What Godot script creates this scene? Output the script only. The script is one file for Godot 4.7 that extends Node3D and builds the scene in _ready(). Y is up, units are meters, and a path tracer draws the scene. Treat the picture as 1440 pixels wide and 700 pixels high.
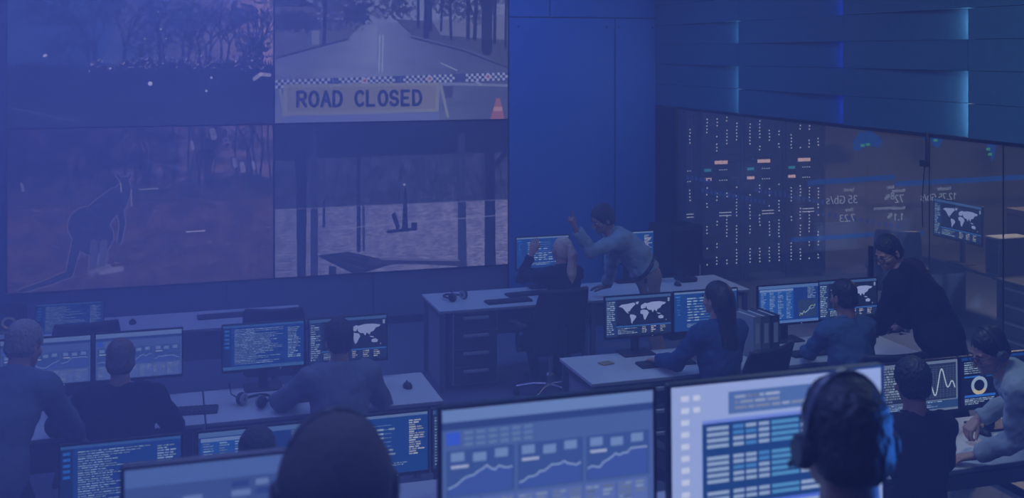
extends Node3D
# A control room seen from its raised rear tier: four video screens and rows of desks, a glass wall on the right.
# The rows run along x, the video wall stands at z = -12.16 and the glass wall at x = 5.56.

var M := {}
var taken := {}
var shapes := {}
var hairs := {}
var hands := {}
var heads: Array
var eye_mesh: Mesh
var iris_mesh: Mesh
var brow_mesh: Mesh
var lamp_gain := 0.25


func _ready() -> void:
	# camera: level, its lens shifted down
	var cam := Camera3D.new()
	cam.name = "camera"
	add_child(cam)
	cam.position = Vector3(0, 3.05, 0)
	cam.rotation_degrees = Vector3(0, -17.2, 0)
	cam.projection = Camera3D.PROJECTION_FRUSTUM
	cam.near = 0.05
	cam.far = 200.0
	cam.size = 2.0 * 0.05 * 350.0 / 1540.0
	cam.frustum_offset = Vector2(0, -0.05 * 275.0 / 1540.0)
	var lens := CameraAttributesPhysical.new()
	lens.frustum_focus_distance = 8.2
	lens.frustum_focal_length = 50.0
	lens.frustum_near = 0.05
	lens.frustum_far = 200.0
	lens.exposure_aperture = 3.6
	cam.attributes = lens
	cam.current = true
	# no sky: a closed room
	var around := WorldEnvironment.new()
	around.name = "world_environment"
	var env := Environment.new()
	env.background_mode = Environment.BG_COLOR
	env.background_color = Color.BLACK
	env.tonemap_mode = Environment.TONE_MAPPER_LINEAR
	env.tonemap_exposure = 1.0
	env.sdfgi_enabled = true
	env.ssao_enabled = true
	env.ssil_enabled = true
	env.volumetric_fog_enabled = true
	env.volumetric_fog_density = 0.0
	around.environment = env
	add_child(around)
	# unseen ceiling lamps added to tint and light the hall: violet blue over the left of the hall, dim white over the right and behind the glass
	var violet := Color(0.55, 0.64, 1.0)
	var azure := Color(0.36, 0.62, 1.0)
	var pale := Color(0.76, 0.89, 1.0)
	for l in [[-2.6, -10.0, violet, 4.4, "left of all, near the video screens"], [0.4, -10.0, violet, 4.6, "over the left video screens"], [3.4, -10.4, azure, 4.4, "in front of the blue column"],
			[-2.6, -6.5, violet, 4.4, "left of all, over the second row"], [0.4, -6.5, violet, 4.4, "over the second row of desks"], [3.5, -5.4, pale, 4.0, "over the desks by the glass wall"],
			[-2.4, -2.6, violet, 3.6, "over the left of the raised tier"], [0.2, -2.2, violet, 4.6, "over the middle of the raised tier"], [3.6, -2.4, pale, 1.6, "over the front desks by the glass wall"]]:
		unseen_lamp(Vector3(l[0], 4.5, l[1]), l[2], l[3], "added unseen ceiling light panel " + l[4], 1.2)
	unseen_lamp(Vector3(8.6, 2.9, -9.6), Color(1.0, 0.93, 0.84), 6.5, "square ceiling light panel in the office behind the glass", 0.6)
	# fog volumes added to imitate a flat blue tint, thicker towards the left
	added_haze(Vector3(4.01, 0.02, -12.05), Vector3(5.5, 4.4, 2.9), 0.006, "thin added blue veil along the glass wall, clearest at the right")
	added_haze(Vector3(2.61, 0.02, -12.05), Vector3(3.99, 4.4, 2.9), 0.014, "light added blue veil right of the middle of the hall")
	added_haze(Vector3(1.61, 0.02, -12.05), Vector3(2.59, 4.4, 2.9), 0.035, "added blue veil over the gap between the left and right desks")
	added_haze(Vector3(0.71, 0.02, -12.05), Vector3(1.59, 4.4, 2.9), 0.06, "added blue veil in the middle of the hall")
	added_haze(Vector3(-4.15, 0.02, -12.05), Vector3(0.69, 4.4, 2.9), 0.08, "thick added blue veil in front of the left video screens")
	added_haze(Vector3(-3.9, 1.2, -3.6), Vector3(0.3, 4.3, 2.6), 0.115, "thickest added blue veil, a rounded bank around the camera over the left of the raised tier", RenderingServer.FOG_VOLUME_SHAPE_ELLIPSOID)
	materials()
	setting()
	video_wall()
	office_behind_glass()
	desks_and_screens()
	chairs_and_small_things()
	people()


func added_haze(lo: Vector3, hi: Vector3, density: float, label: String, shape := RenderingServer.FOG_VOLUME_SHAPE_BOX) -> void:
	var v := FogVolume.new()
	v.name = numbered("added_haze")
	v.shape = shape
	v.size = hi - lo
	v.position = (lo + hi) / 2.0
	var m := FogMaterial.new()
	m.albedo = Color(0.72, 0.75, 1.0)
	m.density = density
	v.material = m
	v.set_meta("kind", "stuff")
	v.set_meta("label", label)
	v.set_meta("category", "added_haze")
	add_child(v)


func unseen_lamp(at: Vector3, c: Color, energy: float, label: String, side: float) -> void:
	var t := thing("unseen_ceiling_light", label, "ceiling light", at, 0.0, "light panels in the ceiling")
	part(t, "housing", box(Vector3(side + 0.06, 0.07, side + 0.06), 0.006), mat("lamp housing", Color(0.35, 0.36, 0.38), 0.5), Vector3(0, -0.035, 0))
	var m := mat("lamp diffuser %s" % c, Color(0.3, 0.3, 0.32), 0.5)
	m.emission_enabled = true
	m.emission = c
	m.emission_energy_multiplier = 0.6
	part(t, "diffuser", box(Vector3(side, 0.012, side), 0.003), m, Vector3(0, -0.074, 0))
	area_light(t, "lamp_light", Vector3(0, -0.09, 0), Basis(Vector3.RIGHT, -PI / 2), Vector2(side, side), c, energy)


func materials() -> void:
	M.laminate = grain("desk laminate", Color(0.76, 0.78, 0.80), 0.05, 3.0, 0.03, 0.42, 3, 0.4)
	M.edge = mat("desk edge", Color(0.5, 0.52, 0.56), 0.45)
	M.steel = mat("grey painted steel", Color(0.36, 0.38, 0.42), 0.4, 0.3)
	M.panel_grey = mat("grey desk panel", Color(0.56, 0.58, 0.62), 0.55)
	M.dark_panel = mat("anthracite drawer front", Color(0.13, 0.14, 0.16), 0.45)
	M.handle = mat("drawer handle", Color(0.62, 0.64, 0.68), 0.4, 0.3)
	M.chair_fabric = grain("chair fabric", Color(0.085, 0.09, 0.11), 0.25, 8.0, 0.2, 0.95, 5, 0.2)
	M.chair_mesh = grain("chair mesh", Color(0.09, 0.095, 0.115), 0.3, 14.0, 0.25, 0.9, 6, 0.2)
	M.chair_plastic = mat("black plastic", Color(0.07, 0.075, 0.09), 0.5)
	M.chrome = mat("chrome", Color(0.75, 0.76, 0.78), 0.25, 1.0)
	M.bezel = mat("monitor casing", Color(0.05, 0.055, 0.065), 0.4)
	M.key = mat("key caps", Color(0.11, 0.115, 0.13), 0.6)
	M.rack_black = mat("rack cabinet", Color(0.05, 0.05, 0.065), 0.5)
	M.rack_frame = mat("rack door frame", Color(0.075, 0.075, 0.095), 0.4)
	M.rack_unit = mat("server front", Color(0.045, 0.045, 0.065), 0.45)
	M.led_white = glow("rack status light", Color(0.9, 0.92, 1.0), 0.6)
	M.led_pink = glow("rack pink display light", Color(1.0, 0.82, 0.78), 0.6)
	M.led_cyan = glow("rack cyan display light", Color(0.25, 0.75, 0.85), 0.35)
	M.floor = grain("dark blue carpet", Color(0.36, 0.40, 0.50), 0.2, 2.5, 0.12, 0.6, 2, 0.4)
	M.wall = grain("blue grey wall paint", Color(0.36, 0.40, 0.50), 0.04, 1.2, 0.05, 0.75, 4)
	M.column = grain("blue column cladding", Color(0.17, 0.40, 0.66), 0.05, 1.0, 0.05, 0.5, 7)
	M.soffit = grain("blue wall cladding", Color(0.18, 0.37, 0.47), 0.05, 1.0, 0.05, 0.6, 8)
	M.joint = mat("dark joint", Color(0.05, 0.06, 0.09), 0.8)
	M.office_wall = grain("taupe office wall", Color(0.44, 0.42, 0.41), 0.05, 1.0, 0.05, 0.8, 9)
	M.glass = pane("clear glass", 0.06)
	M.reflection_sheet = pane("clear sheet", 0.03)  # added carrier of the painted reflection
	M.mullion = mat("dark glass frame", Color(0.09, 0.09, 0.11), 0.4, 0.3)


func setting() -> void:
	struct("floor", box(Vector3(17.2, 0.2, 17.0), 0.0), M.floor, Vector3(4.4, -0.1, -5.4))
	struct("ceiling", box(Vector3(10.1, 0.2, 15.6), 0.0), M.wall, Vector3(0.7, 4.6, -4.7))
	struct("wall_left", box(Vector3(0.2, 4.9, 15.6), 0.0), M.wall, Vector3(-4.3, 2.25, -4.7))
	struct("wall_front", box(Vector3(10.1, 4.9, 0.2), 0.0), M.wall, Vector3(0.7, 2.25, 3.1))
	struct("trim_1", box(Vector3(8.6, 1.0, 6.1), 0.01), M.floor, Vector3(0.1, 0.5, -0.05))  # the raised rear tier
	# back wall: a dado under the video screens, the blue column at its right
	var back := struct("wall_back", box(Vector3(9.96, 4.9, 0.25), 0.0), M.wall, Vector3(0.58, 2.25, -12.36))
	for i in 5:
		part(back, "dado_panel", box(Vector3(1.575, 0.5, 0.03), 0.006), M.wall, Vector3(-4.78 + 0.8 + i * 1.585, -1.92, 0.135))
	part(back, "baseboard", box(Vector3(7.9, 0.09, 0.03), 0.004), M.mullion, Vector3(-0.82, -2.205, 0.14))
	var column := struct("trim_2", box(Vector3(1.84, 4.6, 0.12), 0.0), M.joint, Vector3(4.64, 2.3, -12.2))
	var z := 0.075
	for q in [[-0.92, 0.39, -2.3, 1.165], [0.402, 0.92, -2.3, 1.165], [-0.92, -0.435, 1.177, 2.3], [-0.423, 0.92, 1.177, 2.3]]:
		var panel := part(column, "panel", box(Vector3(q[1] - q[0], q[3] - q[2], 0.035), 0.004), M.column, Vector3((q[0] + q[1]) / 2, (q[2] + q[3]) / 2, z))
		for s in [-1.0, 1.0]:
			part(panel, "screw", lathe([Vector2(0.0, 0.004), Vector2(0.011, 0.003), Vector2(0.013, 0.0)], 12) if not shapes.has("screw") else shapes["screw"], M.joint, Vector3(s * (q[1] - q[0]) * 0.42, (q[3] - q[2]) * (0.47 if q[3] < 2 else -0.3), 0.018), Basis(Vector3.RIGHT, PI / 2))
	# right wall: cladding above the glass, in bays whose tilted panels let light out at their ends
	var right := struct("wall_right", box(Vector3(0.2, 2.17, 15.2), 0.0), M.soffit, Vector3(5.76, 3.515, -4.56))
	var cuts := [-12.14, -10.08, -8.24, -6.67, -5.1, -3.5, -1.9]
	var rows := [[2.43, 2.68], [2.684, 2.92], [2.924, 3.15], [3.154, 3.38], [3.384, 3.62], [3.624, 4.5]]
	var tilted := [[], [[0, 1], [3]], [[0], [2], [4]], [[0, 1], [3]], [], []]
	var cove := [Color(0.7, 0.85, 1.0), Color(0.7, 0.85, 1.0), Color(0.05, 0.25, 1.0), Color(0.8, 0.9, 1.0), Color.WHITE, Color.WHITE]
	var power := [0.0, 0.15, 0.15, 0.14, 0.0, 0.0]
	var at_right := Vector3(5.76, 3.515, -4.56)
	for b in 6:
		var z0: float = cuts[b]
		var z1: float = cuts[b + 1]
		# tilted[b + 1] of the cells left of the joint with bay b + 1
		var deep: Array = tilted[b + 1] if b < 5 else []
		for k in rows.size():
			var y0: float = rows[k][0]
			var y1: float = rows[k][1]
			var open := false
			for g in deep:
				open = open or k in g
			var st := st_new()
			var x0 := 5.56
			var x1 := 5.635 if open else 5.56
			var c := [Vector3(x0, y0, z0), Vector3(x0, y1, z0), Vector3(x1, y1, z1 - 0.004), Vector3(x1, y0, z1 - 0.004)]
			var o := Vector3(5.659, 0, 0)
			var d := [Vector3(o.x, y0, z0), Vector3(o.x, y1, z0), Vector3(o.x, y1, z1 - 0.004), Vector3(o.x, y0, z1 - 0.004)]
			quad(st, c[0], c[1], c[2], c[3], Vector3.LEFT)
			quad(st, c[1], d[1], d[2], c[2], Vector3.UP)
			quad(st, c[0], d[0], d[3], c[3], Vector3.DOWN)
			quad(st, c[0], d[0], d[1], c[1], Vector3.FORWARD)
			quad(st, c[3], d[3], d[2], c[2], Vector3.BACK)
			part(right, "cladding_panel", st.commit(), M.soffit, -at_right)
		for g in deep:
			var y0: float = rows[g[0]][0]
			var y1: float = rows[g[-1]][1]
			var strip := part(right, "light_strip", box(Vector3(0.07, y1 - y0 - 0.02, 0.004), 0.0), glow("cove strip light %d" % b, cove[b + 1], 0.5), Vector3(5.6, (y0 + y1) / 2, z1 - 0.003) - at_right)
			area_light(strip, "strip_light", Vector3(0, 0, -0.006), Basis(), Vector2(0.07, y1 - y0 - 0.02), cove[b + 1], power[b + 1] * (y1 - y0) / 0.25)
	# the glass wall under it
	struct("trim_3", box(Vector3(0.16, 2.43, 0.62), 0.008), M.mullion, Vector3(5.64, 1.215, -11.9))
	struct("trim_4", box(Vector3(0.1, 0.06, 11.6), 0.004), M.mullion, Vector3(5.62, 0.03, -5.8))
	struct("trim_5", box(Vector3(0.1, 0.03, 11.6), 0.004), M.mullion, Vector3(5.64, 2.415, -5.8))
	var n := 0
	for q in [[-11.6, -9.62], [-9.61, -7.96], [-6.35, -4.4], [-4.39, -2.4], [-2.39, 0.0]]:
		n += 1
		struct("window_%d" % n, box(Vector3(0.012, 2.34, q[1] - q[0]), 0.001), M.glass, Vector3(5.6, 1.23, (q[0] + q[1]) / 2))
	var door := struct("door_1", box(Vector3(0.012, 2.32, 0.785), 0.001), M.glass, Vector3(5.6, 1.225, -7.555))
	part(door, "door_handle", tube([Vector3(-0.05, -0.25, -0.27), Vector3(-0.05, 0.22, -0.27)], 0.022, 12), M.mullion)
	struct("window_6", box(Vector3(0.012, 2.34, 0.78), 0.001), M.glass, Vector3(5.6, 1.23, -6.755))
	for q in [-7.15, -6.36, -4.395, -2.395]:
		struct("trim_6", box(Vector3(0.008, 2.36, 0.008), 0.001), M.mullion, Vector3(5.6, 1.23, q))
	struct("wall_rear_right", box(Vector3(0.2, 4.9, 3.2), 0.0), M.wall, Vector3(5.66, 2.25, 1.55))
	var clamp_ := thing("glass_clamp", "small black clamp with a hanging cable on the glass joint above the office monitor", "clamp", Vector3(5.575, 2.2, -7.15))
	part(clamp_, "clamp_body", box(Vector3(0.05, 0.05, 0.07), 0.006), M.chair_plastic, Vector3(-0.02, 0, 0))
	part(clamp_, "rod", box(Vector3(0.02, 0.22, 0.02), 0.003), M.chair_plastic, Vector3(0.0, 0.13, 0))
	part(clamp_, "cable", tube([Vector3(-0.02, -0.02, 0), Vector3(-0.02, -0.12, -0.012), Vector3(-0.02, -0.3, -0.03), Vector3(-0.01, -0.5, -0.035)], 0.004, 6), M.chair_plastic)


func video_wall() -> void:
	var n := 0
	for q in [[picture_bush_at_dusk(), -1.615, 2.285, "large video screen showing bush trees at dusk with small lights", Color(0.5, 0.5, 0.8)],
			[picture_road_closed(), 1.055, 2.285, "large video screen showing a wet road behind a ROAD CLOSED sign", Color(0.6, 0.62, 0.8)],
			[picture_kangaroo_paddock(), -1.615, 0.6, "large video screen showing a kangaroo standing in a dry paddock", Color(0.5, 0.45, 0.7)],
			[picture_park_shelter(), 1.055, 0.6, "large video screen showing a park shelter with a picnic table", Color(0.6, 0.6, 0.8)]]:
		var w := 2.662
		var h := 1.675
		var t := thing("video_screen", q[3], "video screen", Vector3(q[1] + w / 2, q[2], -12.16), 0.0, "screens of the video wall")
		part(t, "casing", box(Vector3(w, h, 0.07), 0.004), M.bezel, Vector3(0, h / 2, -0.036))
		var m := StandardMaterial3D.new()
		m.resource_name = "video screen picture"
		m.albedo_color = Color(0.03, 0.03, 0.035)
		m.roughness = 0.5
		m.metallic_specular = 0.2
		m.emission_enabled = true
		m.emission = Color.WHITE
		m.emission_operator = BaseMaterial3D.EMISSION_OP_MULTIPLY
		m.emission_texture = q[0]
		m.emission_energy_multiplier = [1.15, 0.82, 1.1, 0.75][n]
		part(t, "screen", screen_quad(w - 0.012, h - 0.012), m, Vector3(0, h / 2, 0.003))
		area_light(t, "screen_light", Vector3(0, h / 2, 0.012), Basis(Vector3.UP, PI), Vector2(w - 0.012, h - 0.012), q[4], 0.06)
		n += 1


func office_behind_glass() -> void:
	struct("wall_office_back", box(Vector3(7.2, 3.2, 0.2), 0.0), M.office_wall, Vector3(9.3, 1.5, -13.95))
	struct("wall_office_side", box(Vector3(4.2, 3.2, 0.3), 0.0), M.office_wall, Vector3(10.66, 1.5, -13.25))
	struct("wall_office_right", box(Vector3(0.2, 3.2, 14.0), 0.0), M.office_wall, Vector3(12.8, 1.5, -7.0))
	struct("wall_office_front", box(Vector3(7.2, 3.2, 0.2), 0.0), M.office_wall, Vector3(9.3, 1.5, 0.0))
	struct("ceiling_office", box(Vector3(7.2, 0.2, 14.2), 0.0), M.office_wall, Vector3(9.3, 3.0, -7.0))
	rack("narrow dark server rack at the left end, half hidden by the column", 6.43, -13.1, 0.34, 5)
	rack("dark server rack with white status lights, first wide one from the column", 6.98, -13.1, 0.62, 6)
	rack("dark server rack with white status lights, middle one of the three wide ones", 7.62, -13.1, 0.62, 7)
	rack("dark server rack with white status lights, next to the taupe wall", 8.24, -13.1, 0.6, 8)
	# the desk along the office wall
	var t := thing("office_desk", "dark topped desk behind the glass wall, under the monitor", "desk", Vector3(8.55, 0, -9.95))
	part(t, "desktop", box(Vector3(0.8, 0.03, 1.7), 0.004), mat("dark laminate", Color(0.11, 0.107, 0.103), 0.5), Vector3(0, 0.725, 0))
	for s in [-1.0, 1.0]:
		part(t, "side_panel", box(Vector3(0.7, 0.71, 0.025), 0.003), mat("dark side panel", Color(0.16, 0.16, 0.165), 0.5), Vector3(0.02, 0.355, s * 0.8))
	var c := thing("drawer_cabinet", "black drawer cabinet standing in front of the office desk", "cabinet", Vector3(8.6, 0, -9.0))
	part(c, "cabinet_body", box(Vector3(1.0, 0.72, 0.6), 0.006), mat("black cabinet", Color(0.07, 0.07, 0.075), 0.5), Vector3(0, 0.36, 0))
	for i in 4:
		part(c, "drawer", box(Vector3(0.02, 0.165, 0.54), 0.004), M.dark_panel, Vector3(-0.51, 0.1 + i * 0.175, 0))
		part(c, "drawer_handle", box(Vector3(0.022, 0.028, 0.32), 0.006), M.handle, Vector3(-0.526, 0.145 + i * 0.175, 0))
	part(c, "cabinet_top", box(Vector3(1.06, 0.025, 0.64), 0.004), mat("dark laminate", Color(0.11, 0.107, 0.103), 0.5), Vector3(0, 0.733, 0))
	monitor("large monitor with a world map on the desk behind the glass", Vector3(8.22, 0.74, -10.04), 0.78, 0.68, -PI / 2, screen("map", 77), 0.5, {"panel": 0.43, "group": "monitors behind the glass"})
	var pc := thing("computer_tower", "grey computer tower on the desk behind the glass", "computer", Vector3(8.35, 0.74, -9.42))
	part(pc, "computer_case", box(Vector3(0.4, 0.4, 0.2), 0.008), mat("grey case", Color(0.42, 0.42, 0.43), 0.5), Vector3(0, 0.2, 0))
	part(pc, "computer_front", box(Vector3(0.012, 0.36, 0.17), 0.004), M.dark_panel, Vector3(-0.203, 0.2, 0))
	var bx := thing("storage_box", "brown box on the office desk, right of the monitor behind the glass", "box", Vector3(8.75, 0.74, -9.6))
	part(bx, "box_body", box(Vector3(0.25, 0.62, 0.3), 0.004), mat("brown card", Color(0.15, 0.11, 0.09), 0.8), Vector3(0, 0.31, 0))
	part(bx, "box_lid", box(Vector3(0.26, 0.06, 0.31), 0.004), mat("brown card", Color(0.15, 0.11, 0.09), 0.8), Vector3(0, 0.61, 0))
	chair("black office chair behind the glass, in front of the office desk", Vector3(7.75, 0, -10.45), -0.6, "office chairs behind the glass", 1.22)
	painted_reflection()


func mirrored_text(parent: Node3D, text: String, at: Vector3, size: float) -> void:
	var tm := TextMesh.new()
	tm.text = text
	var fnt := SystemFont.new()
	fnt.font_names = PackedStringArray(["Droid Sans"])
	tm.font = fnt
	tm.font_size = 32
	tm.pixel_size = size / 32.0
	tm.depth = 0.004
	part(parent, "lettering", tm, M.reflection_white, at, Basis(Vector3.UP, PI))


func painted_reflection() -> void:
	# dashboard reflection in the glass, painted as glowing graphics on an added sheet
	M.reflection_blue = glow("painted reflection blue light", Color(0.0, 0.36, 0.72), 0.3)
	M.reflection_dot = glow("painted reflection dots light", Color(0.16, 0.32, 0.65), 0.28)
	M.reflection_white = glow("painted reflection white light", Color(0.65, 0.69, 0.75), 0.5)
	M.reflection_green = glow("painted reflection green light", Color(0.3, 0.75, 0.5), 0.4)
	var t := thing("painted_reflection", "painted reflection of a dashboard in the glass, with blue bands, maps and mirrored lettering", "display", Vector3(9.2, 0.0, -12.3))
	part(t, "added_sheet", box(Vector3(7.0, 2.2, 0.006), 0.0), M.reflection_sheet, Vector3(0.0, 1.6, 0))
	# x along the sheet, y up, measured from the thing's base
	for q in REFLECTION_BANDS:
		part(t, "reflected_band", slab(PackedVector2Array([Vector2(q[0], q[1] - q[4]), Vector2(q[2], q[3] - q[4]), Vector2(q[2], q[3] + q[4]), Vector2(q[0], q[1] + q[4])]), 0.004), M.reflection_blue, Vector3(0, 0, 0.008))
	for q in REFLECTION_DOTS:
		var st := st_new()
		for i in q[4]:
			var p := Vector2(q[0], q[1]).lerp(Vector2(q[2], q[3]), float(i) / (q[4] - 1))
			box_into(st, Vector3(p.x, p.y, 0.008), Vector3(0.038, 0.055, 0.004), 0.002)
		part(t, "reflected_dots", st.commit(), M.reflection_dot).set_meta("kind", "stuff")
	for q in REFLECTION_MAPS:
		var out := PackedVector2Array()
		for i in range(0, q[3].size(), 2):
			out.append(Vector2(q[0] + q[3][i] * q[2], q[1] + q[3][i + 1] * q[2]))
		part(t, "reflected_map", slab(out, 0.004), M.reflection_blue, Vector3(0, 0, 0.008))
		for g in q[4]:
			part(t, "reflected_marker", box(Vector3(g[2], g[2] * 0.55, 0.004), 0.0), M.reflection_green, Vector3(q[0] + g[0] * q[2], q[1] + g[1] * q[2], 0.012))
	for q in REFLECTION_TEXT:
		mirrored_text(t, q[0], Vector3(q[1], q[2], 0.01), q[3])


func desks_and_screens() -> void:
	desk("white topped desk with drawers and a headset, left of the blond woman", 2.28, 3.72, -10.3, -9.56, 0.74, {"pedestals": [2.62], "side_panel": true})
	desk("white topped desk the man in the pale shirt leans on", 3.73, 5.4, -10.3, -9.56, 0.74)
	desk("white topped desk of the dark-haired woman in the blue shirt", 2.8, 4.3, -7.83, -7.15, 0.74, {"pedestals": [3.25], "side_panel": true})
	desk("white topped desk against the glass, in front of the man in the light blue shirt", 4.31, 5.52, -7.83, -7.15, 0.74)
	desk("white topped desk of the man in the grey suit, centre left", 0.2, 1.72, -7.78, -7.1, 0.74)
	desk("white topped desk of the grey-haired men, far left in the second row", -1.6, 0.19, -7.78, -7.1, 0.74)
	desk("white topped desk right under the kangaroo screen", -1.6, 1.1, -10.2, -9.55, 0.74)
	desk("white topped desk of the third row, hidden behind the tier monitors", -0.7, 1.98, -5.8, -5.1, 0.74)
	desk("white topped desk the man in the white shirt rests his hands on", 3.6, 5.4, -5.8, -5.08, 0.74)
	desk("white topped desk on the raised tier under the three big monitors", -0.4, 1.95, -3.0, -2.3, 0.74, {"floor": 1.0})
	# [x of centre, z, kind, label]
	var mid := {"group": "monitors of the desks in the hall"}
	for q in [[3.475, 10.2, "blocks", "monitor behind the blond woman, showing blue text blocks"], [4.39, 10.2, "blocks", "monitor half hidden behind the man in the pale shirt"],
			[3.405, 7.72, "map", "monitor with a full world map, left of the woman in the blue shirt"], [3.975, 7.72, "blocks", "monitor with a flow diagram, behind the woman in the blue shirt"],
			[4.71, 7.72, "table", "monitor with a blue table, left of the light blue shirted man"], [5.275, 7.74, "map", "monitor with a world map behind the head of the man in the light blue shirt"],
			[0.595, 7.68, "code", "monitor full of text on blue, left of the man in the grey suit"], [1.175, 7.68, "map", "monitor with a map behind the man in the grey suit"],
			[-0.79, 7.7, "charts", "monitor with charts between the two grey-haired men"], [-0.215, 7.7, "charts", "monitor with charts behind the seated grey-haired man's head"],
			[-0.235, 5.55, "code", "monitor full of text on blue, bottom left, before the man in black"], [0.39, 5.55, "table", "monitor behind the top of a dark head, bottom left"],
			[0.99, 5.55, "blocks", "monitor right of the bob-haired woman, showing text blocks"], [1.56, 5.55, "map", "monitor whose upper edge shows above the big chart monitor"],
			[4.28, 5.55, "graph", "monitor with a white wave graph at the right"], [4.85, 5.55, "dials", "monitor with a dial, beside the man in glasses and headset"]]:
		var s: float = 0.56
		monitor(q[3], Vector3(q[0], 0.74, -q[1]), s, 0.515 if q[1] > 10.0 else 0.465, 0.0, screen(q[2], int(q[0] * 100) + 500), 0.62, mid)
	monitor("low monitor tipped back on the desk under the kangaroo screen", Vector3(-0.82, 0.74, -9.78), 0.54, 0.24, 0.0, screen("code", 31), 0.45, {"group": "monitors of the desks in the hall", "panel": 0.29, "lean": -0.5})
	monitor("dim monitor cut by the left edge on the desk under the kangaroo screen", Vector3(-1.42, 0.74, -9.85), 0.54, 0.24, 0.15, screen("dials", 32), 0.15, {"group": "monitors of the desks in the hall", "panel": 0.29, "lean": -0.4})
	var big := {"group": "big monitors on the raised tier"}
	monitor("big blurred monitor with line charts in the middle of the foreground", Vector3(0.925, 1.74, -2.65), 0.59, 0.43, 0.0, screen("charts", 41, 560, 330), 0.75, big)
	monitor("big blurred pale monitor with a text window in front of the headset man", Vector3(1.59, 1.74, -2.65), 0.67, 0.43, 0.0, screen("desktop", 42, 560, 330), 0.85, {"group": "big monitors on the raised tier", "panel": 0.4})
	desk("added unseen side table holding the rim light monitor, right of the headset man", 2.2, 2.85, -2.5, -1.6, 0.74, {"floor": 1.0})  # out of view, added only to carry the rim light monitor
	monitor("added unseen blue monitor that rim lights the headset man from the right", Vector3(2.42, 1.74, -2.0), 0.6, 0.52, -PI / 2, screen("code", 44), 1.2, {"group": "big monitors on the raised tier", "light": Color(0.2, 0.5, 1.0), "gain": 22.0})  # added out of view as a rim light, its power boosted
	monitor("big blurred monitor in the bottom left corner of the foreground", Vector3(0.17, 1.74, -2.65), 0.57, 0.365, 0.0, screen("overview", 43, 560, 330), 0.7, {"group": "big monitors on the raised tier", "light": Color(0.5, 0.6, 1.0)})


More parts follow.
